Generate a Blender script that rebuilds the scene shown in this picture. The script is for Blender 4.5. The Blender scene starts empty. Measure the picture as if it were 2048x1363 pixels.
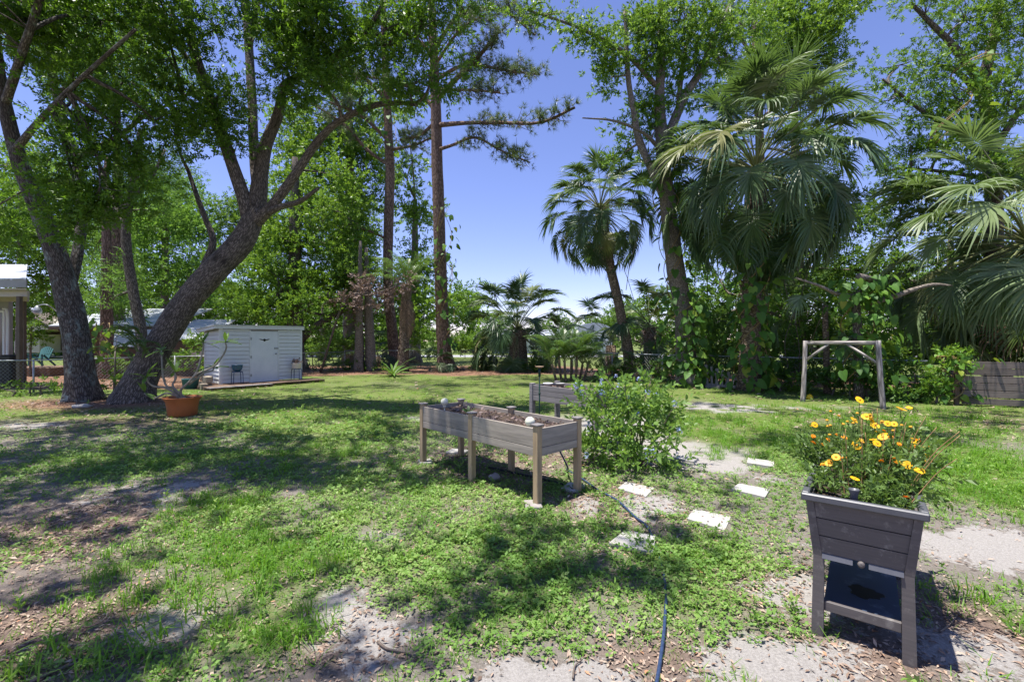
import bpy, math, random
import numpy as np
from mathutils import Vector, Matrix

# ------------------------------------------------------------------ camera, sky, sun, exposure
rng = np.random.default_rng(11)
random.seed(11)
R = math.radians
FPX, CX, CY, EYE = 910.0, 1024.0, 681.5, 1.57       # 16 mm lens on a 2048 px wide frame, eye height in metres
scene = bpy.context.scene
col = scene.collection

cam_data = bpy.data.cameras.new('camera')
cam_data.sensor_width = 36.0
cam_data.lens = 36.0 * FPX / 2048.0
cam_data.clip_start = 0.05
cam_data.clip_end = 3000
cam = bpy.data.objects.new('camera', cam_data)
cam.location = (0, 0, EYE)
cam.rotation_euler = (R(90), 0, 0)
col.objects.link(cam)
scene.camera = cam

SUN_EL, SUN_DIR = R(77), Vector((-0.985, -0.17, 0)).normalized()
world = bpy.data.worlds.new('World')
scene.world = world
world.use_nodes = True
wn = world.node_tree
sky = wn.nodes.new('ShaderNodeTexSky')
sky.sky_type = 'NISHITA'
sky.sun_disc = False
sky.sun_elevation = SUN_EL
sky.sun_rotation = math.atan2(SUN_DIR.x, SUN_DIR.y)
sky.air_density = 1.0
sky.dust_density = 0.0
sky.ozone_density = 2.5
tint = wn.nodes.new('ShaderNodeMix')
tint.data_type = 'RGBA'
tint.blend_type = 'MULTIPLY'
tint.inputs[0].default_value = 1.0
tint.inputs[7].default_value = (0.99, 0.87, 1.14, 1)
wn.links.new(sky.outputs[0], tint.inputs[6])
bg = wn.nodes['Background']
wn.links.new(tint.outputs[2], bg.inputs[0])
bg.inputs[1].default_value = 0.094

sun_data = bpy.data.lights.new('sun', 'SUN')
sun_data.energy = 5.0
sun_data.angle = R(0.53)
sun_data.color = (1.0, 0.95, 0.88)
sun = bpy.data.objects.new('sun', sun_data)
sdir = SUN_DIR * math.cos(SUN_EL) + Vector((0, 0, math.sin(SUN_EL)))
sun.rotation_euler = sdir.to_track_quat('Z', 'Y').to_euler()
sun.location = (0, 0, 40)
col.objects.link(sun)

vs = scene.view_settings
vs.view_transform = 'Standard'
vs.look = 'None'
vs.gamma = 1.0
vs.use_curve_mapping = False
vs.exposure = 0.98
cy = scene.cycles
cy.max_bounces = 7
cy.diffuse_bounces = 4
cy.glossy_bounces = 2
cy.transmission_bounces = 5
cy.transparent_max_bounces = 6
cy.use_denoising = True
cy.caustics_reflective = False
cy.caustics_refractive = False

# ------------------------------------------------------------------ helpers: places
def P(px, py, d):
    return np.array([(px - CX) / FPX * d, d, EYE - (py - CY) / FPX * d])

def G(px, py):
    d = FPX * EYE / (py - CY)
    return np.array([(px - CX) / FPX * d, d, 0.0])

def vnoise(x, y, s, seed):
    x = np.asarray(x, float) / s + seed * 17.31
    y = np.asarray(y, float) / s - seed * 9.77
    xi, yi = np.floor(x), np.floor(y)
    fx, fy = x - xi, y - yi
    fx, fy = fx * fx * (3 - 2 * fx), fy * fy * (3 - 2 * fy)
    def h(a, b):
        v = np.sin(a * 127.1 + b * 311.7 + seed * 74.7) * 43758.5453
        return v - np.floor(v)
    a = h(xi, yi) * (1 - fx) + h(xi + 1, yi) * fx
    b = h(xi, yi + 1) * (1 - fx) + h(xi + 1, yi + 1) * fx
    return a * (1 - fy) + b * fy

def fbm(x, y, s, seed, n=3):
    t, w = 0, 0
    for k in range(n):
        t = t + vnoise(x, y, s / 2 ** k, seed + k) * 0.5 ** k
        w += 0.5 ** k
    return t / w

def hgt(x, y):
    x, y = np.asarray(x, float), np.asarray(y, float)
    return (0.035 * (fbm(x, y, 1.3, 3) - 0.5) + 0.014 * (vnoise(x, y, 0.22, 9) - 0.5)) * np.clip((22 - y) / 8, 0, 1) * np.clip((20 - np.abs(x)) / 5, 0, 1)

# ------------------------------------------------------------------ helpers: objects
WM = {}

def link(o, parent=None, W=None, local=False):
    """Link o with world matrix W under parent (a thing or a part)."""
    col.objects.link(o)
    W = W or Matrix()
    if parent is not None:
        o.parent = parent
        o.matrix_parent_inverse = WM[parent.name].inverted()
    o.matrix_basis = W
    WM[o.name] = W
    return o

def tag(o, label=None, cat=None, group=None, kind=None):
    if label: o['label'] = label
    if cat: o['category'] = cat
    if group: o['group'] = group
    if kind: o['kind'] = kind
    return o

def thing(name, label, cat, loc=(0, 0, 0), group=None):
    o = bpy.data.objects.new(name, None)
    o.empty_display_size = 0.1
    link(o, None, Matrix.Translation(Vector(loc)))
    return tag(o, label, cat, group)

def arrmesh(name, V, Fc, mat, attrs=None, smooth=False):
    V = np.ascontiguousarray(V, np.float32)
    Fc = np.ascontiguousarray(Fc, np.int32)
    me = bpy.data.meshes.new(name)
    me.vertices.add(len(V))
    me.vertices.foreach_set('co', V.ravel())
    m, k = Fc.shape
    me.loops.add(m * k)
    me.loops.foreach_set('vertex_index', Fc.ravel())
    me.polygons.add(m)
    me.polygons.foreach_set('loop_start', np.arange(0, m * k, k, dtype=np.int32))
    if smooth:
        me.polygons.foreach_set('use_smooth', np.ones(m, bool))
    for an, (ty, data) in (attrs or {}).items():
        a = me.attributes.new(an, ty, 'POINT')
        a.data.foreach_set('value' if ty == 'FLOAT' else ('color' if ty == 'FLOAT_COLOR' else 'vector'), np.ascontiguousarray(data, np.float32).ravel())
    me.update(calc_edges=True)
    if mat is not None:
        me.materials.append(mat)
    return me

def meshobj(name, me, parent=None, W=None):
    return link(bpy.data.objects.new(name, me), parent, W)

class MB:
    """Collects vertices and mixed faces; build() makes ONE mesh object."""
    def __init__(s):
        s.v, s.f, s.a, s.n = [], [], [], 0
    def add(s, V, Fs, A=None):
        V = np.asarray(V, float)
        s.v.append(V)
        s.f.extend([[i + s.n for i in f] for f in Fs])
        s.a.append(np.asarray(A, float) if A is not None else V * 1.0)
        s.n += len(V)
        return s
    def mesh(s, name, mat, smooth=True):
        me = bpy.data.meshes.new(name)
        V = np.concatenate(s.v)
        me.from_pydata(V.tolist(), [], s.f)
        a = me.attributes.new('straight', 'FLOAT_VECTOR', 'POINT')
        a.data.foreach_set('vector', np.ascontiguousarray(np.concatenate(s.a), np.float32).ravel())
        if smooth:
            me.polygons.foreach_set('use_smooth', np.ones(len(me.polygons), bool))
        if mat is not None:
            me.materials.append(mat)
        return me
    def build(s, name, mat, parent=None, W=None, smooth=True):
        return meshobj(name, s.mesh(name, mat, smooth), parent, W)

def smooth_path(pts, rad, sub):
    pts, rad = np.asarray(pts, float), np.asarray(rad, float)
    if len(pts) < 3 or sub < 2:
        return pts, rad
    p = np.vstack([2 * pts[0] - pts[1], pts, 2 * pts[-1] - pts[-2]])
    out, ro = [], []
    for i in range(len(pts) - 1):
        a, b, c, d = p[i:i + 4]
        for t in np.linspace(0, 1, sub, endpoint=False):
            out.append(0.5 * (2 * b + (c - a) * t + (2 * a - 5 * b + 4 * c - d) * t * t + (3 * b - a - 3 * c + d) * t ** 3))
            ro.append(rad[i] * (1 - t) + rad[i + 1] * t)
    out.append(pts[-1]); ro.append(rad[-1])
    return np.array(out), np.array(ro)

def tube(mb, pts, rad, n=8, sub=4, lump=0.0, flare=0.0, caps=True, seed=0):
    pts, rad = smooth_path(pts, rad, sub)
    T = np.gradient(pts, axis=0)
    T /= np.linalg.norm(T, axis=1)[:, None] + 1e-9
    u = np.cross(T[0], [0.31, 0.95, 0.05])
    if np.linalg.norm(u) < 1e-3: u = np.cross(T[0], [1, 0, 0])
    u /= np.linalg.norm(u)
    th = np.linspace(0, 2 * np.pi, n, endpoint=False)
    V, A, s = [], [], 0.0
    rm = float(np.max(rad))
    for i, (p, r) in enumerate(zip(pts, rad)):
        u = u - T[i] * np.dot(u, T[i]); u /= np.linalg.norm(u)
        w = np.cross(T[i], u)
        if i: s += np.linalg.norm(p - pts[i - 1])
        rr = r * np.ones(n)
        if lump:
            rr = rr * (1 + lump * (np.sin(3 * th + s * 1.7 / max(rm, .05) * .4 + seed) * 0.5 + np.sin(5 * th - s * 2.9 + seed * 2) * 0.35 + np.sin(th * 2 + s * 5 + seed) * 0.4))
        if flare:
            rr = rr * (1 + flare * math.exp(-s / (rm * 0.9)) * (0.6 + 0.9 * np.maximum(0, np.sin(5 * th + seed)) ** 2))
        V.append(p + np.outer(np.cos(th) * rr, u) + np.outer(np.sin(th) * rr, w))
        A.append(np.stack([np.cos(th) * rm, np.sin(th) * rm, np.full(n, s)], 1))
    m = len(pts)
    Fs = []
    for i in range(m - 1):
        for j in range(n):
            k = (j + 1) % n
            Fs.append([i * n + j, i * n + k, (i + 1) * n + k, (i + 1) * n + j])
    if caps:
        Fs.append(list(range(n))[::-1]); Fs.append([(m - 1) * n + j for j in range(n)])
    mb.add(np.concatenate(V), Fs, np.concatenate(A))
    return pts

_boxes = {}
def cbox(sx, sy, sz, c, mat):
    """A box with chamfered edges, 44 triangles, shared between boxes of one size."""
    key = (round(sx, 4), round(sy, 4), round(sz, 4), round(c, 4), mat.name)
    if key in _boxes: return _boxes[key]
    h = np.array([sx, sy, sz]) / 2
    V, idx = [], {}
    for s in [(a, b, d) for a in (-1, 1) for b in (-1, 1) for d in (-1, 1)]:
        for ax in range(3):
            v = np.array(s) * (h - c); v[ax] = s[ax] * h[ax]
            idx[(s, ax)] = len(V); V.append(v)
    V = np.array(V); Fs = []
    def add(f):
        p = V[f]; nrm = np.cross(p[1] - p[0], p[2] - p[0])
        Fs.append(f if np.dot(nrm, p.mean(0)) > 0 else f[::-1])
    for ax in range(3):
        o = [(1, 2), (0, 2), (0, 1)][ax]
        for sg in (-1, 1):
            f = []
            for a, b in ((-1, -1), (1, -1), (1, 1), (-1, 1)):
                s = [0, 0, 0]; s[ax] = sg; s[o[0]] = a; s[o[1]] = b
                f.append(idx[(tuple(s), ax)])
            add(f)
        for a in (-1, 1):
            for b in (-1, 1):
                s0 = [0, 0, 0]; s0[ax] = -1; s0[o[0]] = a; s0[o[1]] = b
                s1 = list(s0); s1[ax] = 1
                add([idx[(tuple(s0), o[0])], idx[(tuple(s1), o[0])], idx[(tuple(s1), o[1])], idx[(tuple(s0), o[1])]])
    for s in [(a, b, d) for a in (-1, 1) for b in (-1, 1) for d in (-1, 1)]:
        add([idx[(s, 0)], idx[(s, 1)], idx[(s, 2)]])
    me = MB().add(V, Fs).mesh('board', mat, smooth=False)
    _boxes[key] = me
    return me

def box(parent, name, mat, c, size, M=None, ch=0.004):
    W = (M or Matrix()) @ Matrix.Translation(Vector(c))
    return meshobj(name, cbox(size[0], size[1], size[2], min(ch, min(size) * 0.3), mat), parent, W)

def bar(parent, name, mat, p0, p1, w, h, up=(0, 0, 1), ch=0.004):
    p0, p1 = Vector(p0), Vector(p1)
    x = (p1 - p0).normalized()
    z = Vector(up); y = z.cross(x).normalized(); z = x.cross(y)
    M = Matrix((x, y, z)).transposed().to_4x4()
    M.translation = (p0 + p1) / 2
    return box(parent, name, mat, (0, 0, 0), ((p1 - p0).length, w, h), M, ch)

def tubeobj(parent, name, mat, pts, rad, n=8, sub=4, lump=0.0):
    mb = MB(); tube(mb, pts, rad if hasattr(rad, '__len__') else [rad] * len(pts), n, sub, lump)
    return mb.build(name, mat, parent)

def lathe(prof, n=24, cap=True):
    th = np.linspace(0, 2 * np.pi, n, endpoint=False)
    V = np.concatenate([np.stack([np.cos(th) * r, np.sin(th) * r, np.full(n, z)], 1) for r, z in prof])
    Fs = [[i * n + j, i * n + (j + 1) % n, (i + 1) * n + (j + 1) % n, (i + 1) * n + j] for i in range(len(prof) - 1) for j in range(n)]
    if cap: Fs.append(list(range(n))[::-1]); Fs.append([(len(prof) - 1) * n + j for j in range(n)])
    return V, Fs

def frame(o, x, z=(0, 0, 1)):
    x = Vector(x).normalized(); z = Vector(z); y = z.cross(x).normalized(); z = x.cross(y)
    M = Matrix((x, y, z)).transposed().to_4x4(); M.translation = Vector(o)
    return M

# ------------------------------------------------------------------ materials
def nmat(name):
    m = bpy.data.materials.new(name); m.use_nodes = True
    nt = m.node_tree
    return m, nt, nt.nodes['Principled BSDF'], nt.nodes['Material Output']

def mixn(nt, fac, a, b, blend='MIX'):
    n = nt.nodes.new('ShaderNodeMix'); n.data_type = 'RGBA'; n.blend_type = blend
    for sock, v in ((n.inputs[0], fac), (n.inputs[6], a), (n.inputs[7], b)):
        if hasattr(v, 'is_linked'): nt.links.new(v, sock)
        else: sock.default_value = v if isinstance(v, float) else tuple(v) + ((1,) if len(v) == 3 else ())
    return n.outputs[2]

def ramp(nt, src, stops):
    n = nt.nodes.new('ShaderNodeValToRGB')
    el = n.color_ramp.elements
    while len(el) < len(stops): el.new(0.5)
    for e, (p, c) in zip(el, stops):
        e.position = p; e.color = tuple(c) + (1,) if hasattr(c, '__len__') else (c, c, c, 1)
    nt.links.new(src, n.inputs[0])
    return n.outputs[0]

def noise(nt, vec, scale, detail=4, rough=0.6, dist=0.0):
    n = nt.nodes.new('ShaderNodeTexNoise')
    n.inputs['Scale'].default_value = scale; n.inputs['Detail'].default_value = detail
    n.inputs['Roughness'].default_value = rough; n.inputs['Distortion'].default_value = dist
    if vec is not None: nt.links.new(vec, n.inputs['Vector'])
    return n.outputs[0]

def coords(nt, kind='Object', scale=(1, 1, 1), attr=None):
    if attr:
        a = nt.nodes.new('ShaderNodeAttribute'); a.attribute_name = attr; out = a.outputs['Vector']
    else:
        out = nt.nodes.new('ShaderNodeTexCoord').outputs[kind]
    mp = nt.nodes.new('ShaderNodeMapping'); mp.inputs['Scale'].default_value = scale
    nt.links.new(out, mp.inputs['Vector'])
    return mp.outputs[0]

def bump(nt, h, b, strength, dist):
    n = nt.nodes.new('ShaderNodeBump'); n.inputs['Strength'].default_value = strength; n.inputs['Distance'].default_value = dist
    nt.links.new(h, n.inputs['Height']); nt.links.new(n.outputs[0], b.inputs['Normal'])

def mat(name, c1, c2=None, rough=0.7, scale=6, stretch=(1, 1, 1), bmp=0.3, bd=0.004, spec=0.3, metal=0.0, wear=None, objvar=0.0, attr=None, detail=5):
    m, nt, b, _ = nmat(name)
    v = coords(nt, 'Object', stretch, attr)
    n1 = noise(nt, v, scale, detail)
    c = ramp(nt, n1, [(0.33, c1), (0.68, c2 or [x * 0.75 for x in c1])])
    if wear:
        n2 = noise(nt, coords(nt), wear[1], 5, 0.7)
        c = mixn(nt, ramp(nt, n2, [(wear[2], 0.0), (wear[2] + 0.14, 1.0)]), c, wear[0])
    if objvar:
        oi = nt.nodes.new('ShaderNodeObjectInfo')
        c = mixn(nt, 1.0, c, ramp(nt, oi.outputs['Random'], [(0, 1 - objvar), (1, 1.0)]), 'MULTIPLY')
    nt.links.new(c, b.inputs['Base Color'])
    b.inputs['Roughness'].default_value = rough; b.inputs['Metallic'].default_value = metal
    b.inputs['Specular IOR Level'].default_value = spec
    if bmp: bump(nt, noise(nt, v, scale * 2.2, 6, 0.7), b, bmp, bd)
    return m

def leafmat(name, stops, rough=0.42, trans=0.38, spec=0.5, tcol=(0.22, 0.36, 0.04), objvar=False):
    m, nt, b, out = nmat(name)
    if objvar:
        r = nt.nodes.new('ShaderNodeObjectInfo').outputs['Random']
    else:
        a = nt.nodes.new('ShaderNodeAttribute'); a.attribute_name = 'rnd'; r = a.outputs['Fac']
    c = ramp(nt, r, stops)
    nt.links.new(c, b.inputs['Base Color'])
    b.inputs['Roughness'].default_value = rough; b.inputs['Specular IOR Level'].default_value = spec
    t = nt.nodes.new('ShaderNodeBsdfTranslucent')
    nt.links.new(mixn(nt, 0.5, c, tcol), t.inputs[0])
    mx = nt.nodes.new('ShaderNodeMixShader'); mx.inputs[0].default_value = trans
    nt.links.new(b.outputs[0], mx.inputs[1]); nt.links.new(t.outputs[0], mx.inputs[2])
    nt.links.new(mx.outputs[0], out.inputs[0])
    return m

def bark(name, stops, scale, stretch, bd, patch=None, wave=False):
    m, nt, b, _ = nmat(name)
    v = coords(nt, attr='straight', scale=stretch)
    vo = nt.nodes.new('ShaderNodeTexVoronoi'); vo.feature = 'DISTANCE_TO_EDGE'; vo.inputs['Scale'].default_value = scale
    dv = nt.nodes.new('ShaderNodeVectorMath'); dv.operation = 'ADD'
    nz = nt.nodes.new('ShaderNodeTexNoise'); nz.inputs['Scale'].default_value = scale * 0.9; nz.inputs['Detail'].default_value = 3
    nt.links.new(v, nz.inputs['Vector'])
    sc = nt.nodes.new('ShaderNodeVectorMath'); sc.operation = 'SCALE'; sc.inputs[3].default_value = 1.0 / scale
    nt.links.new(nz.outputs[1], sc.inputs[0]); nt.links.new(v, dv.inputs[0]); nt.links.new(sc.outputs[0], dv.inputs[1])
    nt.links.new(dv.outputs[0], vo.inputs['Vector'])
    f = noise(nt, v, scale * 3, 6, 0.7)
    ridge = ramp(nt, vo.outputs['Distance'], [(0.02, 0.0), (0.25, 1.0)])
    hh = mixn(nt, 0.45, ridge, f)
    c = ramp(nt, hh, stops)
    if patch:
        v2 = coords(nt, attr='straight')
        for (pc, ps, pt) in patch:
            c = mixn(nt, ramp(nt, noise(nt, v2, ps, 6, 0.75), [(pt, 0.0), (pt + 0.12, 0.85)]), c, pc)
    nt.links.new(c, b.inputs['Base Color'])
    b.inputs['Roughness'].default_value = 0.85; b.inputs['Specular IOR Level'].default_value = 0.2
    bump(nt, hh, b, 1.0, bd)
    return m

M = {}
M['oak_bark'] = bark('oak bark', [(0.1, (0.03, 0.024, 0.02)), (0.5, (0.135, 0.115, 0.098)), (0.9, (0.28, 0.24, 0.205))], 24, (1, 1, 0.28), 0.02, [((0.025, 0.022, 0.02), 1.3, 0.53), ((0.20, 0.17, 0.14), 3.0, 0.6)])
M['lichen_bark'] = bark('lichen oak bark', [(0.1, (0.02, 0.017, 0.015)), (0.5, (0.095, 0.082, 0.073)), (0.9, (0.2, 0.18, 0.16))], 22, (1, 1, 0.3), 0.018, [((0.016, 0.014, 0.013), 1.1, 0.54), ((0.23, 0.28, 0.265), 2.4, 0.53)])
M['pine_bark'] = bark('pine bark', [(0.1, (0.05, 0.032, 0.024)), (0.5, (0.19, 0.125, 0.095)), (0.9, (0.34, 0.24, 0.19))], 13, (1, 1, 0.3), 0.03)
M['grey_bark'] = bark('grey bark', [(0.1, (0.08, 0.065, 0.055)), (0.5, (0.23, 0.195, 0.165)), (0.9, (0.38, 0.33, 0.28))], 24, (1, 1, 0.4), 0.015, [((0.10, 0.12, 0.06), 2.0, 0.62)])
M['palm_bark'] = bark('palm trunk', [(0.1, (0.05, 0.035, 0.025)), (0.5, (0.19, 0.14, 0.10)), (0.9, (0.33, 0.26, 0.19))], 6, (1, 1, 2.2), 0.02)
M['twig'] = mat('twig', (0.16, 0.13, 0.11), (0.09, 0.07, 0.055), scale=20, bmp=0)
M['dead_wood'] = bark('weathered dead wood', [(0.1, (0.09, 0.08, 0.075)), (0.5, (0.26, 0.235, 0.215)), (0.9, (0.42, 0.39, 0.36))], 14, (1, 1, 0.12), 0.008)
M['oak_leaf'] = leafmat('oak leaf', [(0, (0.035, 0.09, 0.014)), (0.6, (0.10, 0.21, 0.022)), (0.97, (0.20, 0.32, 0.035)), (1.0, (0.26, 0.15, 0.05))], 0.45, 0.38, 0.35, tcol=(0.27, 0.50, 0.02))
M['dark_leaf'] = leafmat('dark glossy leaf', [(0, (0.03, 0.08, 0.018)), (1, (0.10, 0.21, 0.03))], 0.45, 0.4, 0.35, tcol=(0.25, 0.4, 0.04))
M['bright_leaf'] = leafmat('bright leaf', [(0, (0.05, 0.135, 0.016)), (1, (0.18, 0.34, 0.03))], 0.45, 0.4, 0.35, tcol=(0.3, 0.45, 0.04))
M['far_leaf'] = leafmat('far tree leaf', [(0, (0.04, 0.10, 0.015)), (1, (0.14, 0.27, 0.035))], 0.55, 0.38, 0.3, tcol=(0.28, 0.44, 0.05))
M['feather_leaf'] = leafmat('feathery leaf', [(0, (0.05, 0.14, 0.018)), (1, (0.16, 0.33, 0.04))], 0.55, 0.42, 0.3, tcol=(0.28, 0.46, 0.06))
M['dead_leaf'] = leafmat('dead brown leaf', [(0, (0.10, 0.07, 0.06)), (0.6, (0.25, 0.18, 0.155)), (1, (0.38, 0.30, 0.27))], 0.6, 0.15, 0.3, (0.3, 0.2, 0.1))
M['needle'] = leafmat('pine needle', [(0, (0.06, 0.105, 0.045)), (0.75, (0.15, 0.20, 0.09)), (1, (0.30, 0.24, 0.12))], 0.45, 0.2)
M['palm_leaf'] = leafmat('fan palm leaf', [(0, (0.042, 0.088, 0.036)), (0.7, (0.085, 0.148, 0.06)), (0.93, (0.16, 0.215, 0.09)), (1, (0.30, 0.26, 0.11))], 0.42, 0.28, 0.5, objvar=True)
M['silver_palm'] = leafmat('pale fan palm leaf', [(0, (0.10, 0.16, 0.07)), (0.9, (0.22, 0.29, 0.13)), (1, (0.34, 0.29, 0.14))], 0.45, 0.3, 0.5, objvar=True)
M['pinnate_palm'] = leafmat('feather palm leaf', [(0, (0.035, 0.09, 0.02)), (1, (0.10, 0.19, 0.035))], 0.36, 0.34, objvar=True)
M['dead_frond'] = leafmat('dead palm frond', [(0, (0.16, 0.105, 0.07)), (1, (0.33, 0.24, 0.17))], 0.7, 0.12, 0.2, (0.3, 0.2, 0.1), objvar=True)
M['vine_leaf'] = leafmat('vine leaf', [(0, (0.04, 0.11, 0.022)), (0.6, (0.09, 0.21, 0.03)), (0.92, (0.18, 0.31, 0.035)), (1, (0.32, 0.32, 0.04))], 0.55, 0.36, 0.3, (0.3, 0.45, 0.03), objvar=True)
M['vine_stem'] = mat('vine stem', (0.30, 0.20, 0.08), (0.2, 0.15, 0.06), scale=9)
M['petiole'] = mat('palm stalk', (0.14, 0.19, 0.07), (0.20, 0.19, 0.09), scale=4, rough=0.5)
M['grass'] = leafmat('grass blade', [(0, (0.07, 0.18, 0.018)), (0.75, (0.16, 0.33, 0.035)), (0.93, (0.26, 0.40, 0.07)), (1, (0.42, 0.36, 0.19))], 0.5, 0.46, 0.3, tcol=(0.34, 0.60, 0.03))
M['clover'] = leafmat('ground cover leaf', [(0, (0.07, 0.17, 0.028)), (0.55, (0.175, 0.31, 0.06)), (0.92, (0.34, 0.45, 0.15)), (1, (0.33, 0.28, 0.13))], 0.55, 0.36, 0.3, tcol=(0.3, 0.5, 0.03))
M['litter'] = leafmat('fallen leaf', [(0, (0.13, 0.09, 0.07)), (0.5, (0.28, 0.20, 0.15)), (0.9, (0.44, 0.35, 0.275)), (1, (0.42, 0.2, 0.1))], 0.7, 0.08, 0.2, (0.3, 0.2, 0.1))
M['bed_wood'] = mat('weathered planter wood', (0.37, 0.325, 0.27), (0.24, 0.21, 0.175), scale=2.2, stretch=(1.2, 12, 12), rough=0.8, bmp=0.4, objvar=0.18, wear=((0.22, 0.20, 0.18), 5, 0.6))
M['post_wood'] = mat('planter post wood', (0.46, 0.34, 0.20), (0.30, 0.22, 0.135), scale=2.2, stretch=(12, 12, 1.2), rough=0.8, bmp=0.4, objvar=0.15)
M['grey_wood'] = mat('grey weathered wood', (0.27, 0.25, 0.245), (0.17, 0.16, 0.16), scale=2.2, stretch=(1.2, 12, 12), rough=0.85, bmp=0.4, objvar=0.2)
M['brown_wood'] = mat('brown weathered wood', (0.24, 0.16, 0.11), (0.13, 0.09, 0.07), scale=2.2, stretch=(1.2, 12, 12), rough=0.85, objvar=0.3)
M['fence_wood'] = mat('purple grey fence board', (0.23, 0.19, 0.165), (0.14, 0.115, 0.10), scale=2, stretch=(1.2, 14, 14), rough=0.85, objvar=0.25)
M['soil'] = mat('dark potting soil', (0.10, 0.07, 0.05), (0.035, 0.025, 0.02), scale=30, bmp=1, bd=0.02, rough=0.95)
M['planter'] = mat('dark grey resin', (0.115, 0.102, 0.098), (0.088, 0.079, 0.078), scale=3, stretch=(1, 1, 30), rough=0.6, bmp=0.25, bd=0.001, spec=0.35, wear=((0.20, 0.185, 0.17), 14, 0.56))
M['planter_rim'] = mat('slate resin rim', (0.085, 0.088, 0.10), (0.07, 0.073, 0.085), scale=14, rough=0.42, bmp=0.1, bd=0.001, spec=0.5, wear=((0.2, 0.2, 0.21), 22, 0.68))
M['shelf'] = mat('shelf resin with painted sky sheen', (0.022, 0.04, 0.075), (0.035, 0.058, 0.10), scale=2.5, rough=0.35, bmp=0, spec=0.5, wear=((0.14, 0.17, 0.21), 7, 0.58))  # grey resin; the navy is sky reflection painted into the colour, pale wear is dust
M['black'] = mat('black plastic', (0.015, 0.015, 0.016), rough=0.5, bmp=0)
M['stone'] = mat('pale concrete paver', (0.42, 0.405, 0.38), (0.31, 0.297, 0.275), scale=9, rough=0.9, bmp=0.8, bd=0.004, wear=((0.27, 0.25, 0.21), 6, 0.58))
M['block'] = mat('tan concrete block', (0.40, 0.34, 0.25), (0.30, 0.25, 0.19), scale=20, rough=0.95, bmp=0.7, objvar=0.25)
M['hose'] = mat('blue garden hose', (0.035, 0.06, 0.13), (0.02, 0.035, 0.08), scale=40, rough=0.45, bmp=0.2, bd=0.001)
M['terracotta'] = mat('terracotta plastic', (0.42, 0.135, 0.045), (0.35, 0.11, 0.035), scale=5, rough=0.5, bmp=0.1, bd=0.001, wear=((0.30, 0.12, 0.06), 5, 0.6))
M['plumeria'] = mat('plumeria branch', (0.32, 0.28, 0.22), (0.20, 0.18, 0.14), scale=14, rough=0.7)
M['white_siding'] = mat('white painted siding', (0.74, 0.75, 0.74), (0.64, 0.66, 0.66), scale=3, stretch=(1, 6, 6), rough=0.55, bmp=0.2, bd=0.002, objvar=0.06, wear=((0.45, 0.46, 0.44), 4, 0.68))
M['white_paint'] = mat('white painted metal', (0.72, 0.74, 0.76), (0.62, 0.65, 0.68), scale=2.5, rough=0.5, bmp=0.1, bd=0.002, wear=((0.5, 0.5, 0.49), 5, 0.66))
M['blue_pot'] = mat('glazed teal pot', (0.012, 0.09, 0.16), (0.01, 0.07, 0.13), rough=0.25, bmp=0, spec=0.6)
M['blue_metal'] = mat('dark blue stool metal', (0.012, 0.05, 0.14), (0.01, 0.035, 0.1), rough=0.4, bmp=0)
M['cream_pot'] = mat('cream ceramic pot', (0.68, 0.62, 0.55), (0.6, 0.54, 0.47), rough=0.5, bmp=0)
M['globe'] = mat('cream glass globe', (0.66, 0.66, 0.52), (0.58, 0.58, 0.45), rough=0.25, bmp=0, spec=0.6)
M['galv'] = mat('galvanised steel', (0.38, 0.40, 0.41), (0.28, 0.30, 0.31), rough=0.45, scale=10, bmp=0, metal=0.5)
M['roof_metal'] = mat('pale metal roof', (0.50, 0.53, 0.57), (0.40, 0.43, 0.47), scale=4, rough=0.45, bmp=0.1, metal=0.2, wear=((0.3, 0.31, 0.33), 2, 0.62))
M['house_tan'] = mat('tan house wall', (0.46, 0.42, 0.35), (0.40, 0.36, 0.30), scale=3, bmp=0.1)
M['house_grey'] = mat('grey house wall', (0.33, 0.33, 0.32), (0.27, 0.27, 0.27), scale=3, bmp=0.1)
M['brown_trim'] = mat('brown trim', (0.13, 0.095, 0.07), (0.09, 0.07, 0.055), scale=4, bmp=0.1)
M['shingle'] = mat('brown shingles', (0.16, 0.13, 0.11), (0.10, 0.085, 0.075), scale=6, bmp=0.4)
M['white_wall'] = mat('white wall', (0.70, 0.71, 0.72), (0.62, 0.63, 0.65), scale=2, bmp=0.05)
M['teal'] = mat('faded teal plastic', (0.06, 0.17, 0.18), (0.05, 0.14, 0.15), scale=4, bmp=0.1)
M['glass'] = mat('dark window glass', (0.03, 0.045, 0.05), (0.02, 0.03, 0.035), rough=0.08, bmp=0, spec=0.7)
M['rock'] = mat('grey rock', (0.33, 0.30, 0.28), (0.22, 0.20, 0.19), scale=9, bmp=0.8, bd=0.01)
M['yellow'] = mat('yellow plastic', (0.75, 0.52, 0.02), (0.7, 0.45, 0.02), rough=0.4, bmp=0)
M['green_metal'] = mat('dark green metal', (0.012, 0.05, 0.035), (0.01, 0.035, 0.025), rough=0.4, bmp=0)
M['copper'] = mat('tan dish', (0.42, 0.30, 0.19), (0.3, 0.2, 0.13), rough=0.5, bmp=0)
M['tan_stem'] = mat('dry stem', (0.34, 0.20, 0.09), (0.24, 0.15, 0.07), scale=20, bmp=0)
M['green_stem'] = mat('green stem', (0.12, 0.18, 0.05), (0.08, 0.13, 0.03), scale=20, bmp=0)
M['petal_yellow'] = leafmat('yellow petal', [(0, (0.80, 0.42, 0.01)), (1, (0.85, 0.52, 0.015))], 0.5, 0.25, 0.3, (0.9, 0.5, 0.0), objvar=True)
M['petal_orange'] = leafmat('orange petal', [(0, (0.80, 0.22, 0.008)), (1, (0.85, 0.36, 0.01))], 0.5, 0.25, 0.3, (0.9, 0.3, 0.0), objvar=True)
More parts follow.
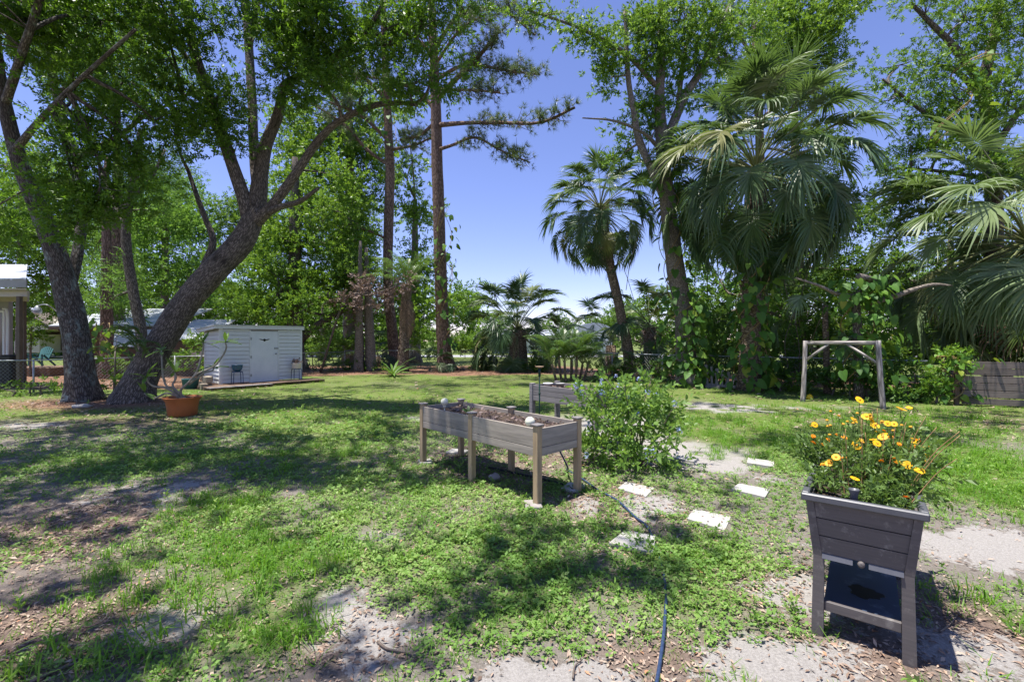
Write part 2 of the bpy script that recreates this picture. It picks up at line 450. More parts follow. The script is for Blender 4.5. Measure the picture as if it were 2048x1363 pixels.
M['petal_blue'] = leafmat('pale blue petal', [(0, (0.36, 0.44, 0.78)), (1, (0.52, 0.60, 0.88))], 0.5, 0.3, 0.3, (0.5, 0.6, 0.9), objvar=True)
M['flower_eye'] = mat('flower centre', (0.62, 0.33, 0.02), (0.5, 0.22, 0.02), scale=60, bmp=0.6)
M['marigold_leaf'] = leafmat('fine green foliage', [(0, (0.05, 0.11, 0.02)), (1, (0.17, 0.27, 0.06))], 0.5, 0.35)
M['asphalt'] = mat('pale road', (0.36, 0.36, 0.37), (0.30, 0.30, 0.31), scale=8, bmp=0.2)

# ------------------------------------------------------------------ ground cover fields (where grass, sand, litter lie)
def patch(x, y, px, py, rx, ry):
    c = G(px, py); d = c[1]
    return np.exp(-(((x - c[0]) / (rx / FPX * d)) ** 2 + ((y - d) / (ry * d * d / (FPX * EYE))) ** 2))

def psum(x, y, L):
    t = 0
    for q in L: t = t + q[4] * patch(x, y, *q[:4])
    return np.clip(t, 0, 1)

GRASS = [(480, 1140, 190, 110, 1), (430, 1020, 110, 40, .7), (560, 1270, 110, 60, .7), (1950, 930, 170, 60, 1), (1720, 850, 330, 45, .8), (1560, 905, 160, 25, .5), (620, 905, 120, 25, .5), (1430, 870, 100, 25, .6), (2020, 1230, 70, 60, .6), (250, 1130, 60, 50, .5), (2040, 1000, 110, 60, .6)]
CLOVER = [(1000, 1070, 330, 120, 1), (1120, 1200, 270, 100, 1), (800, 960, 320, 60, .8), (650, 850, 330, 40, .8), (1420, 1130, 190, 80, .7), (180, 1335, 230, 60, .8), (640, 1020, 170, 60, .8), (60, 1110, 130, 50, .5), (1650, 940, 330, 50, .7), (1330, 1000, 200, 60, .5), (1300, 1290, 190, 50, .55), (880, 1260, 60, 50, .6), (2000, 1150, 80, 60, .4), (1540, 1250, 110, 60, .5), (330, 900, 330, 40, .55), (120, 940, 250, 40, .4)]
SAND = [(1100, 1355, 180, 38, 1), (1960, 1085, 140, 42, .72), (2010, 1330, 130, 70, .72), (740, 1290, 100, 60, .6), (1560, 1320, 150, 50, .7), (670, 1220, 60, 60, .5), (1480, 815, 190, 10, 1), (1240, 850, 90, 30, .9), (1400, 910, 120, 25, .8), (1270, 1010, 110, 30, .5), (1620, 1160, 80, 60, .4), (60, 850, 130, 10, .4), (330, 975, 120, 25, .35), (640, 985, 70, 14, .3), (1540, 1190, 130, 40, .4), (330, 1230, 90, 60, .4), (900, 830, 120, 14, .5)]
LITTER = [(90, 1270, 220, 130, 1), (110, 1060, 200, 80, .8), (1330, 1320, 170, 60, .7), (1560, 1180, 170, 70, .6), (300, 830, 230, 22, 1), (1740, 1320, 130, 60, .8), (1950, 1240, 120, 80, .7), (1230, 1010, 120, 50, .7), (1000, 920, 180, 40, .6), (700, 1290, 120, 70, .5), (1900, 840, 300, 25, .8), (80, 810, 160, 14, .8)]

def near(y):
    return np.clip((11 - y) / 4, 0, 1)

def f_grass(x, y):
    return np.clip(psum(x, y, GRASS) * (0.35 + 1.1 * fbm(x, y, 0.5, 21)) + 0.10 * (fbm(x, y, 0.7, 23) > 0.55), 0, 1)

def f_sand(x, y):
    return np.clip(psum(x, y, SAND) * 3.0 * np.clip(fbm(x, y, 0.28, 31, 4) - 0.25, 0, 1) + 0.25 * np.clip(fbm(x, y, 0.8, 33) - 0.62, 0, 1) * 4 * near(y), 0, 1)

def f_clover(x, y):
    b = psum(x, y, CLOVER) * (0.15 + 1.5 * (fbm(x, y, 0.5, 41) - 0.18)) + 0.10 + 0.5 * (fbm(x, y, 0.6, 43) - 0.5)
    return np.clip(b - 0.9 * f_sand(x, y) - 0.3 * psum(x, y, LITTER), 0, 1)

def f_litter(x, y):
    return np.clip(psum(x, y, LITTER) * (0.5 + fbm(x, y, 0.5, 51)) + 0.16 * fbm(x, y, 1.2, 52), 0, 1)

def f_straw(x, y):
    edge = 20.6 + 0.5 * np.sin(x * 0.9) + 0.9 * (fbm(x, y, 1.5, 61) - 0.5) - 0.30 * np.clip(x - 2.5, 0, 30) - 0.55 * np.clip(x - 5, 0, 30)
    edge = np.where(x < -9.4, 14.5 + 0 * x, edge)
    s = np.clip((y - edge) * 1.6, 0, 1) * np.clip((29.0 - 0.8 * np.clip(x - 2, 0, 14) - y) * 0.8, 0, 1)
    oak = np.exp(-(((x + 10.4) / 2.6) ** 2 + ((y - 11.6) / 1.3) ** 2))
    return np.clip(s + oak, 0, 1) * np.clip(0.55 + 0.9 * fbm(x, y, 0.8, 62), 0, 1)

def grid_axis(lo, hi, step, far):
    a = np.arange(lo, hi + step * 0.5, step).tolist()
    s = step
    while a[-1] < far: s *= 1.45; a.append(a[-1] + s)
    s = step
    while a[0] > -far: s *= 1.45; a.insert(0, a[0] - s)
    return np.array(a)

xs, ys = grid_axis(-13, 13, 0.1, 900), grid_axis(1.0, 18, 0.1, 900)
gx, gy = np.meshgrid(xs, ys)
gz = hgt(gx, gy)
V = np.stack([gx, gy, gz], -1).reshape(-1, 3)
ny, nx = gx.shape
ii = (np.arange(ny - 1)[:, None] * nx + np.arange(nx - 1)[None]).ravel()
Fq = np.stack([ii, ii + 1, ii + nx + 1, ii + nx], 1)
fx, fy = V[:, 0].astype(float), V[:, 1].astype(float)
gr = np.clip(f_clover(fx, fy) * 0.6 + f_grass(fx, fy) * 0.6, 0, 1)
turf = np.clip((fy - 6.5) / 4, 0, 1) * np.clip(0.35 + 0.95 * fbm(fx, fy, 1.6, 71) - 0.8 * f_sand(fx, fy), 0, 1)
gr = np.clip(gr * np.clip((12 - fy) / 5, 0.3, 1) + turf, 0, 1)
sd, st, lt = f_sand(fx, fy), f_straw(fx, fy), f_litter(fx, fy)
cov = np.stack([gr, sd, st, lt], 1)
gm, nt, b, _ = nmat('yard ground')
at = nt.nodes.new('ShaderNodeAttribute'); at.attribute_name = 'cover'
sep = nt.nodes.new('ShaderNodeSeparateColor'); nt.links.new(at.outputs['Color'], sep.inputs[0])
v = coords(nt, 'Object')
n_f, n_m, n_c = noise(nt, v, 75, 8, 0.85), noise(nt, v, 11, 8, 0.78), noise(nt, v, 1.6, 4)
soil_c = ramp(nt, n_f, [(0.3, (0.085, 0.074, 0.064)), (0.5, (0.17, 0.15, 0.13)), (0.72, (0.30, 0.27, 0.24))])
sand_c = ramp(nt, n_f, [(0.3, (0.15, 0.14, 0.13)), (0.5, (0.285, 0.268, 0.25)), (0.75, (0.45, 0.43, 0.405))])
moss_c = ramp(nt, n_f, [(0.3, (0.05, 0.075, 0.02)), (0.5, (0.115, 0.15, 0.04)), (0.75, (0.22, 0.24, 0.09))])
straw_c = ramp(nt, n_f, [(0.3, (0.08, 0.045, 0.03)), (0.52, (0.20, 0.115, 0.075)), (0.75, (0.34, 0.22, 0.15))])
lit_c = ramp(nt, n_f, [(0.3, (0.07, 0.05, 0.04)), (0.52, (0.17, 0.125, 0.10)), (0.75, (0.32, 0.25, 0.21))])
def mask(s, w):
    a = nt.nodes.new('ShaderNodeMath'); a.operation = 'MULTIPLY_ADD'; nt.links.new(n_m, a.inputs[0]); a.inputs[1].default_value = w; nt.links.new(s, a.inputs[2])
    return ramp(nt, a.outputs[0], [(0.2 + w * 0.5, 0.0), (0.75 + w * 0.5, 1.0)])
c = mixn(nt, mask(at.outputs['Alpha'], 0.7), soil_c, lit_c)
c = mixn(nt, mask(sep.outputs[1], 1.5), c, sand_c)
c = mixn(nt, mask(sep.outputs[0], 0.7), c, moss_c)
c = mixn(nt, mask(sep.outputs[2], 0.6), c, straw_c)
nt.links.new(c, b.inputs['Base Color'])
b.inputs['Roughness'].default_value = 0.95; b.inputs['Specular IOR Level'].default_value = 0.15
bump(nt, mixn(nt, 0.3, n_f, n_m), b, 0.9, 0.012)
ground = meshobj('ground', arrmesh('ground', V, Fq, gm, {'cover': ('FLOAT_COLOR', cov)}, True))
tag(ground, kind='structure')

# ------------------------------------------------------------------ foliage makers
def nrm(a):
    a = np.asarray(a, float)
    return a / (np.linalg.norm(a, axis=-1, keepdims=True) + 1e-9)

def spray(k, L, W, twig, seed, open_=0.8, droop=0.15):
    """k leaves along a twig that points to +Y: (k, 4, 3) corner points."""
    r = np.random.default_rng(seed); out = []
    for j in range(k):
        t = (j + 0.5) / k
        ph = j * 2.4 + r.uniform(-.5, .5)
        d = nrm([math.cos(ph) * open_, 0.65 + 0.5 * t, math.sin(ph) * open_])
        s = nrm(np.cross(d, nrm(r.normal(size=3)))); n = np.cross(s, d)
        l = L * r.uniform(.7, 1.15); w = W * r.uniform(.8, 1.15); b = np.array([0, (t - .35) * twig, 0])
        out.append([b, b + d * l * .45 + s * w * .5 + n * w * .22, b + d * l - n * l * droop, b + d * l * .45 - s * w * .5 + n * w * .22])
    return np.array(out)

def spin(dirs, n):
    """n rotation matrices taking +Y to dirs with a random roll."""
    y = nrm(dirs); a = nrm(np.cross(y, nrm(rng.normal(size=(n, 3))))); b = np.cross(a, y)
    return np.stack([a, y, b], -1)

def scatter(temps, pos, dirs, scale, shade):
    """Copies of the templates at pos; returns vertices, faces, one random number per vertex."""
    N = len(pos); k, c = temps[0].shape[0], temps[0].shape[1]
    Rm = spin(dirs, N); pick = rng.integers(0, len(temps), N)
    T = np.stack(temps)[pick]
    V = np.einsum('nij,nklj->nkli', Rm, T) * np.asarray(scale).reshape(-1, 1, 1, 1) + pos[:, None, None, :]
    rn = np.clip(0.55 * shade[:, None] + 0.45 * rng.random((N, k)), 0, 1)
    return V.reshape(-1, 3), np.arange(N * k * c, dtype=np.int32).reshape(-1, c), np.repeat(rn.ravel(), c)

OAK = [spray(9, .085, .034, .16, s) for s in range(6)]
BROAD = [spray(8, .13, .06, .20, 20 + s, 0.9) for s in range(6)]
FAR = [spray(7, .20, .095, .30, 40 + s, 0.9) for s in range(6)]
VFAR = [spray(6, .34, .17, .5, 60 + s, 0.9) for s in range(6)]
LONG = [spray(9, .12, .036, .14, 80 + s, 0.8, 0.3) for s in range(6)]
FEATH = [spray(14, .11, .020, .34, 90 + s, 1.0, 0.3) for s in range(6)]
DROOPY = [spray(7, .11, .045, .14, 95 + s, 0.7, 0.4) for s in range(4)]

KD = {id(OAK): 3.8, id(DROOPY): 3.4, id(LONG): 3.0, id(BROAD): 2.4, id(FAR): 2.3, id(VFAR): 2.3, id(FEATH): 2.2}

def blob(px, py, d, rx, ry, dens=1.0, rz=None):
    r = np.array([rx / FPX * d, 0, ry / FPX * d]); r[1] = rz if rz else 0.8 * (r[0] + r[2]) / 2
    return (P(px, py, d), r, dens)

def wblob(c, r, dens=1.0):
    return (np.array(c, float), np.array(r, float), dens)

def foliage(blobs, temps, per_m2, size=1.0, updir=0.15, clumpr=0.38):
    """Sprays in clumps through the blobs; returns arrays and the clump centres per blob."""
    pos, dirs, sh, cl = [], [], [], []
    for c, r, dens in blobs:
        n = max(3, int(per_m2 * dens * math.pi * r[0] * r[2]))
        m = max(3, int(n / 34)); cs = []
        q = nrm(rng.normal(size=(m, 3))) * (rng.random((m, 1)) ** 0.42)
        cc = c + q * r
        rad = clumpr * np.mean(r) / max(1, m / 6) ** (1 / 3)
        rad = np.clip(rad, min(0.16, 0.33 * np.mean(r)), 0.75)
        own = rng.integers(0, m, n)
        off = rng.normal(size=(n, 3)) * rad * np.array([1, 1, 0.62])
        p = cc[own] + off
        pos.append(p)
        dirs.append(nrm(off) * 0.7 + (p - c) / r * 0.5 + rng.normal(size=(n, 3)) * 0.45 + np.array([0, 0, updir]))
        sh.append(rng.random(m)[own] * 0.7 + 0.3 * rng.random(n))
        cl.append(cc)
    pos, dirs, sh = np.concatenate(pos), np.concatenate(dirs), np.concatenate(sh)
    V, Fc, rn = scatter(temps, pos, dirs, size * rng.uniform(.55, 1.35, len(pos)), sh)
    return V, Fc, rn, cl

def put_leaves(name, V, Fc, rn, m, parent):
    return meshobj(name, arrmesh(name, V, Fc, m, {'rnd': ('FLOAT', rn)}), parent)

def limb_pts(l):
    return np.array([P(a, b, d) for a, b, d, w in l]), np.array([w * 0.5 / FPX * d * math.cos(math.atan((a - CX) / FPX)) for a, b, d, w in l])

def twigs(mb, blobs, clumps, limbs, maxd=7.0, thick=1.0):
    allp = np.concatenate(limbs) if len(limbs) else None
    for (c, r, dens), cc in zip(blobs, clumps):
        if allp is not None:
            k = np.argmin(np.linalg.norm(allp - c, axis=1)); a = allp[k]
            if np.linalg.norm(a - c) < maxd:
                mid = (a + c) / 2 + rng.normal(size=3) * 0.12 * np.linalg.norm(a - c)
                tube(mb, [a, mid, c], np.array([.05, .032, .016]) * thick, 5, 4, caps=False)
        for q in cc[:14]:
            mid = (q + c) / 2 + rng.normal(size=3) * 0.1 * np.linalg.norm(q - c)
            tube(mb, [c, mid, q], np.array([.017, .011, .005]) * thick, 3, 2, caps=False)

def tree(name, label, cat, limbs, blobs, temps, leaf, bk, per_m2, size=1.0, group=None, base=None, flare=0.5, n=12, lump=0.07, thick=1.0, twig=True, leafname='crown', wscale=1.0):
    """limbs[0] is the trunk from its foot up, the others its boughs, all as (px, py, distance, width px)."""
    P0, r0 = limb_pts(limbs[0])
    t = thing(name, label, cat, base if base is not None else (P0[0][0], P0[0][1], 0), group)
    paths = []
    for i, l in enumerate(limbs):
        p, r = limb_pts(l); r = r * wscale
        if i == 0: p[0][2] = min(p[0][2], -0.05)
        mb = MB(); paths.append(tube(mb, p, r, n if i == 0 else max(6, n - 3), 5, lump, flare if i == 0 else 0, seed=i * 1.7))
        mb.build('trunk' if i == 0 else 'limb', bk, t)
    if blobs:
        V, Fc, rn, cl = foliage(blobs, temps, per_m2 * KD[id(temps)], size)
        put_leaves(leafname, V, Fc, rn, leaf, t)
        if twig:
            mb = MB(); twigs(mb, blobs, cl, paths, thick=thick)
            tag(mb.build('branches', M['twig'] if bk is None else bk, t), kind='stuff')
    return t, paths

# ---- palm fronds
def fan_frond(e, Lp=1.5, Rb=0.76, droop=0.9, nseg=60, seed=0, arch=0.35):
    """A fan leaf thrown out towards +Y at elevation e (degrees); gravity is -Z. Faces: blade first, stalk last."""
    r = np.random.default_rng(seed); mb = MB()
    X = np.array([1.0, 0, 0]); Z = np.array([0, 0, 1.0])
    p = np.zeros(3); a = R(e); path = [p.copy()]
    for k in range(6):
        p = p + Lp / 6 * np.array([0, math.cos(a), math.sin(a)]); a -= arch / 6; path.append(p.copy())
    costa, ca = [p.copy()], a
    q = p.copy()
    for k in range(5):
        q = q + 0.09 * Rb * np.array([0, math.cos(ca), math.sin(ca)]); ca -= 0.17 * droop; costa.append(q.copy())
    costa = np.array(costa)
    nb = 0
    for i in range(nseg):
        an = (-1 + 2 * (i + .5) / nseg) * 2.35
        f = 1 - abs(an) / 2.35
        at = f * 5; k = min(4, int(at)); o = costa[k] + (costa[k + 1] - costa[k]) * (at - k)
        ta = a - 0.17 * droop * at; t = np.array([0, math.cos(ta), math.sin(ta)]); up = np.array([0, -math.sin(ta), math.cos(ta)])
        d = math.cos(an) * t + math.sin(an) * X + 0.22 * abs(math.sin(an)) * up
        d = nrm(d); wv = nrm(-math.sin(an) * t + math.cos(an) * X)
        tilt = (0.6 if i % 2 else -0.6) + r.normal() * .15
        L = Rb * (0.66 + 0.36 * f) * r.uniform(.82, 1.1); st = 5
        pts = [o]; dd = d.copy(); g = droop * r.uniform(.6, 1.5)
        for j in range(st - 1):
            dd = nrm(dd - Z * g * 0.175 * (j + 0.2) ** 1.6 / 2 + r.normal(size=3) * .035)
            pts.append(pts[-1] + dd * L / (st - 1))
        wd = np.array([.12, .80, .60, .26, .012]) * Rb * 0.034
        VV = []
        for j in range(st):
            nv = np.cross(d, wv); s = wv * math.cos(tilt) + nv * math.sin(tilt)
            VV += [pts[j] - s * wd[j], pts[j] + s * wd[j]]
        mb.add(VV, [[2 * j, 2 * j + 1, 2 * j + 3, 2 * j + 2] for j in range(st - 1)]); nb += st - 1
    tube(mb, path, np.linspace(.022, .013, 7) * Rb, 4, 1)
    return mb, nb

def feather_frond(e, L=2.0, leaf=0.5, droop=1.2, n=34, seed=0, width=0.03):
    r = np.random.default_rng(seed); mb = MB(); p = np.zeros(3); a = R(e); path = [p.copy()]; ang = [a]
    for k in range(10):
        p = p + L / 10 * np.array([0, math.cos(a), math.sin(a)]); a -= droop / 10 * (0.4 + k * 0.13); path.append(p.copy()); ang.append(a)
    nb = 0
    for i in range(n):
        t = 0.16 + 0.84 * (i + .5) / n; k = min(9, int(t * 10)); o = path[k] + (path[k + 1] - path[k]) * (t * 10 - k)
        T = np.array([0, math.cos(ang[k]), math.sin(ang[k])]); U = np.array([0, -math.sin(ang[k]), math.cos(ang[k])])
        for sg in (-1, 1):
            d = nrm(np.array([sg * 1.0, 0, 0]) + T * (0.55 + .5 * t) + U * 0.35 + r.normal(size=3) * .08)
            l = leaf * math.sin(math.pi * (0.18 + 0.75 * t)) * r.uniform(.85, 1.1)
            m1 = o + d * l * .5; d2 = nrm(d - np.array([0, 0, .9])); tip = m1 + d2 * l * .5
            w = nrm(np.cross(d, U)) * width * .5
            mb.add([o - w * .4, o + w * .4, m1 + w, m1 - w, tip - w * .08, tip + w * .08], [[0, 1, 2, 3], [3, 2, 5, 4]]); nb += 2
    tube(mb, path, np.linspace(.02, .005, 11), 4, 1)
    return mb, nb

def frond_mesh(mbnb, name, blade, stalk):
    mb, nb = mbnb
    me = mb.mesh(name, blade, smooth=False); me.materials.append(stalk)
    idx = np.ones(len(me.polygons), np.int32); idx[:nb] = 0
    me.polygons.foreach_set('material_index', idx)
    return me

ELEV = [78, 58, 38, 18, -4, -28, -52]
FANS = {k: [[frond_mesh(fan_frond(e, droop=dr, seed=i * 7 + s, arch=.3 + .2 * s), 'frond', M[k], M['petiole']) for s in range(2)] for i, (e, dr) in enumerate(zip(ELEV, (.5, .7, .9, 1.1, 1.2, 1.3, 1.4)))] for k in ('palm_leaf', 'silver_palm')}
DEADFAN = [frond_mesh(fan_frond(e, droop=2.2, seed=70 + i, nseg=30), 'frond', M['dead_frond'], M['dead_frond']) for i, e in enumerate((-62, -75))]
FEATHERS = [[frond_mesh(feather_frond(e, seed=100 + i * 3 + s), 'frond', M['pinnate_palm'], M['petiole']) for s in range(2)] for i, e in enumerate((80, 66, 50, 32))]
DEADFEATHER = [frond_mesh(feather_frond(-40, 1.9, .4, .8, 30, 130 + i), 'frond', M['dead_frond'], M['dead_frond']) for i in range(2)]

def palm(name, label, trunk, crown, n, scale, kind='palm_leaf', dead=4, low=-52, high=78, group=None, boots=False, spread=1.0, seed=0):
    """trunk: list of (px, py, distance, width px) from its foot up; crown: world point the fronds leave from."""
    r = np.random.default_rng(seed)
    p, rad = limb_pts(trunk); p[0][2] = min(p[0][2], -0.05)
    t = thing(name, label, 'palm tree' if kind != 'small' else 'palm', (p[0][0], p[0][1], 0), group)
    mb = MB(); pth = tube(mb, p, rad, 10, 5, 0.05, 0.2, seed=seed); mb.build('trunk', M['palm_bark'], t)
    if boots:
        mb = MB()
        for k in range(90):
            i = r.integers(len(pth) // 3, len(pth) - 1); th = r.uniform(0, 6.28); q = pth[i] + (pth[i + 1] - pth[i]) * r.random()
            rr = rad[-1] * 0.95; o = np.array([math.cos(th), math.sin(th), 0])
            s = np.array([-math.sin(th), math.cos(th), 0]) * .05
            a = q + o * rr; bq = a + o * .10 + np.array([0, 0, .22])
            mb.add([a - s, a + s, bq + s * .5, bq - s * .5, a - s - o * .05, a + s - o * .05], [[0, 1, 2, 3], [4, 3, 2, 5], [0, 3, 4], [1, 5, 2]])
        tag(mb.build('boots', M['palm_bark'], t, smooth=False), kind='stuff')
    for k in range(n):
        u = (k + .5) / n
        e = high + (low - high) * u ** 0.9 + r.normal() * 7
        i = int(np.argmin([abs(e - q) for q in ELEV])); az = k * 2.39996 + r.normal() * .25
        me = FANS[kind][i][k % 2]
        W = Matrix.Translation(Vector(crown + np.array([0, 0, -0.25 * u * scale]))) @ Matrix.Rotation(az, 4, 'Z') @ Matrix.Rotation(R(e - ELEV[i]), 4, 'X') @ Matrix.Rotation(r.normal() * .15, 4, 'Y') @ Matrix.Scale(scale * r.uniform(.85, 1.12), 4)
        meshobj('frond', me, t, W)
    for k in range(dead):
        W = Matrix.Translation(Vector(crown + np.array([0, 0, -0.3 * scale]))) @ Matrix.Rotation(k * 2.2 + seed, 4, 'Z') @ Matrix.Scale(scale * r.uniform(.75, .95), 4)
        meshobj('dead_frond', DEADFAN[k % 2], t, W)
    return t

# ---- big climbing-vine leaves, each its own piece
def heart(L=0.24, W=0.19):
    o = [(0, 0), (-.30, -.12), (-.50, .10), (-.46, .42), (-.24, .78), (0, 1.0), (.24, .78), (.46, .42), (.50, .10), (.30, -.12)]
    V = [np.array([x * W, y * L, 0.12 * W * abs(x) * 2 - 0.18 * L * y * y]) for x, y in o]
    V.append(np.array([0, .45 * L, -0.03 * L]))
    return MB().add(V, [[10, i, (i + 1) % 10][::-1] for i in range(10)])
HEART = heart().mesh('leaf', M['vine_leaf'])

def vine(name, label, path, rad, n, size, group=None, bias=(0, -1, 0), stems=4, seed=0, spread=0.12):
    """Leaves of a climber round the path (world points)."""
    r = np.random.default_rng(seed); path = np.array(path)
    t = thing(name, label, 'vine', (path[0][0], path[0][1], 0), group)
    pp, rr = smooth_path(path, np.full(len(path), rad) if np.isscalar(rad) else rad, 8)
    for k in range(stems):
        ph = r.uniform(0, 6.28); off = np.array([[math.cos(ph + i * .35) * rr[i], math.sin(ph + i * .35) * rr[i] - .02, 0] for i in range(len(pp))])
        tubeobj(t, 'stem', M['vine_stem'], (pp + off * 1.02)[::2], 0.013, 5, 2)
    for k in range(n):
        i = r.integers(0, len(pp)); b = np.array(bias, float)
        o = nrm(np.array([r.normal(), r.normal(), 0]) + b * .8)
        p = pp[i] + o * (rr[i] + abs(r.normal()) * spread) + np.array([0, 0, r.uniform(-.15, .15)])
        # the leaf hangs: blade points down and outwards
        y = nrm(o * .55 + np.array([0, 0, -.75]) + r.normal(size=3) * .35); z = nrm(o * .8 + np.array([0, 0, .5]) + r.normal(size=3) * .3)
        x = nrm(np.cross(y, z)); z = np.cross(x, y)
        Wm = Matrix((Vector(x), Vector(y), Vector(z))).transposed().to_4x4(); Wm.translation = Vector(p)
        meshobj('leaf', HEART, t, Wm @ Matrix.Scale(size * r.uniform(.35, 1.25), 4))
    return t

# ---- pines
def needle_tuft(seed, k=22, L=.22, w=.011):
    r = np.random.default_rng(seed); out = []
    for j in range(k):
        d = nrm(np.array([r.normal() * .75, .55 + r.random() * .5, r.normal() * .75])); s = nrm(np.cross(d, r.normal(size=3))) * w
        l = L * r.uniform(.7, 1.1)
        out.append([s * .5, -s * .5, d * l - np.array([0, 0, .0])])
    return np.array(out)
TUFT = [needle_tuft(200 + s) for s in range(6)]

def pine(name, label, trunk, boughs, tufts_per_bough, size=1.0, flare=0.35, seed=0, group=None):
    r = np.random.default_rng(seed)
    P0, r0 = limb_pts(trunk); P0[0][2] = -0.05
    t = thing(name, label, 'pine tree', (P0[0][0], P0[0][1], 0), group)
    mb = MB(); tube(mb, P0, r0, 14, 5, .05, flare, seed=seed); mb.build('trunk', M['pine_bark'], t)
    pos, dirs = [], []; tw = MB()
    for i, l in enumerate(boughs):
        p, rd = limb_pts(l); m = MB(); pth = tube(m, p, rd, 7, 5, .08, seed=i); m.build('limb', M['pine_bark'], t)
        nt_ = tufts_per_bough if np.isscalar(tufts_per_bough) else tufts_per_bough[i]
        L = np.linalg.norm(p[-1] - p[0]); k = 0
        while k < nt_:
            u = r.uniform(.35, 1.0); a = pth[int(u * (len(pth) - 1))]; ax = nrm(pth[-1] - pth[0])
            d = nrm(ax * .6 + nrm(r.normal(size=3)) * .9 + np.array([0, 0, .15])); ln = r.uniform(.25, .9) * min(1, L / 3)
            mid = a + d * ln * .5 + np.array([0, 0, -.05]); e = a + d * ln + np.array([0, 0, .08 * ln])
            tube(tw, [a, mid, e], [.018, .012, .006], 4, 3, caps=False)
            for q in range(r.integers(2, 5)):
                f = r.uniform(.5, 1); pos.append(a + (e - a) * f + r.normal(size=3) * .09); dirs.append(d * .8 + r.normal(size=3) * .5 + [0, 0, .35]); k += 1
    if pos:
        pos, dirs = np.array(pos), np.array(dirs)
        V, Fc, rn = scatter(TUFT, pos, dirs, size * r.uniform(.75, 1.2, len(pos)), r.random(len(pos)))
        put_leaves('needles', V, Fc, rn, M['needle'], t)
        tag(tw.build('branches', M['pine_bark'], t), kind='stuff')
    return t

# ------------------------------------------------------------------ the two oaks on the left
D1, D2 = 12.0, 11.7
oak1 = [
    [(165, 806, D1, 118), (160, 745, D1, 92), (152, 670, D1, 84), (138, 600, D1, 84), (116, 520, D1 - .1, 74), (82, 430, D1 - .3, 64), (42, 330, D1 - .6, 56), (14, 230, D1 - .9, 48), (-6, 120, D1 - 1.2, 40), (-20, -40, D1 - 1.5, 30)],
    [(132, 600, D1 + .15, 44), (152, 520, D1 + .5, 38), (164, 430, D1 + .8, 34), (152, 320, D1 + .9, 30), (112, 190, D1 + .9, 26), (95, 60, D1 + 1.1, 26), (90, -80, D1 + 1.2, 18)],
    [(30, 300, D1 - .7, 30), (90, 230, D1 - 1.6, 22), (170, 150, D1 - 2.6, 16), (270, 60, D1 - 3.4, 11)],
    [(10, 210, D1 - .9, 34), (60, 60, D1 - 2.6, 27), (160, -220, D1 - 4.2, 22), (420, -620, D1 - 5.4, 16), (760, -1000, D1 - 6.0, 10)],
    [(112, 190, D1 + .9, 22), (190, 140, D1 + .6, 15), (300, 95, D1 + .3, 9)],
    [(152, 320, D1 + .7, 26), (240, 270, D1 + .3, 16), (300, 225, D1, 10), (370, 200, D1 - .2, 5)],
]
b1 = [blob(60, 60, 11, 110, 90, 1.1), blob(200, 40, 10.6, 120, 75, 1.25), blob(330, 30, 10.4, 90, 60, 1.0), blob(150, 180, 10.6, 90, 70, .5), blob(250, 160, 11.4, 90, 60, .45),
      blob(150, 330, 10.3, 55, 90, .9), blob(220, 280, 10.6, 90, 70, .65), blob(290, 330, 10.9, 60, 50, .55), blob(165, 430, 10.4, 65, 55, 1.0), blob(240, 420, 10.7, 50, 50, .5), blob(310, 240, 10.5, 80, 40, .6),
      blob(200, 375, 10.0, 90, 35, .6), blob(340, 120, 10.8, 60, 60, .6), blob(-20, 420, 13.5, 50, 90, .7), blob(30, 30, 10.2, 80, 60, 1.2)]
t1, p1 = tree('oak_tree', 'massive dark oak trunk blotched with pale lichen, by the left chain link fence', 'tree', oak1, b1, OAK, M['oak_leaf'], M['lichen_bark'], 62, 1.15, n=20, lump=.05, flare=.22, group='old oaks', wscale=.70)

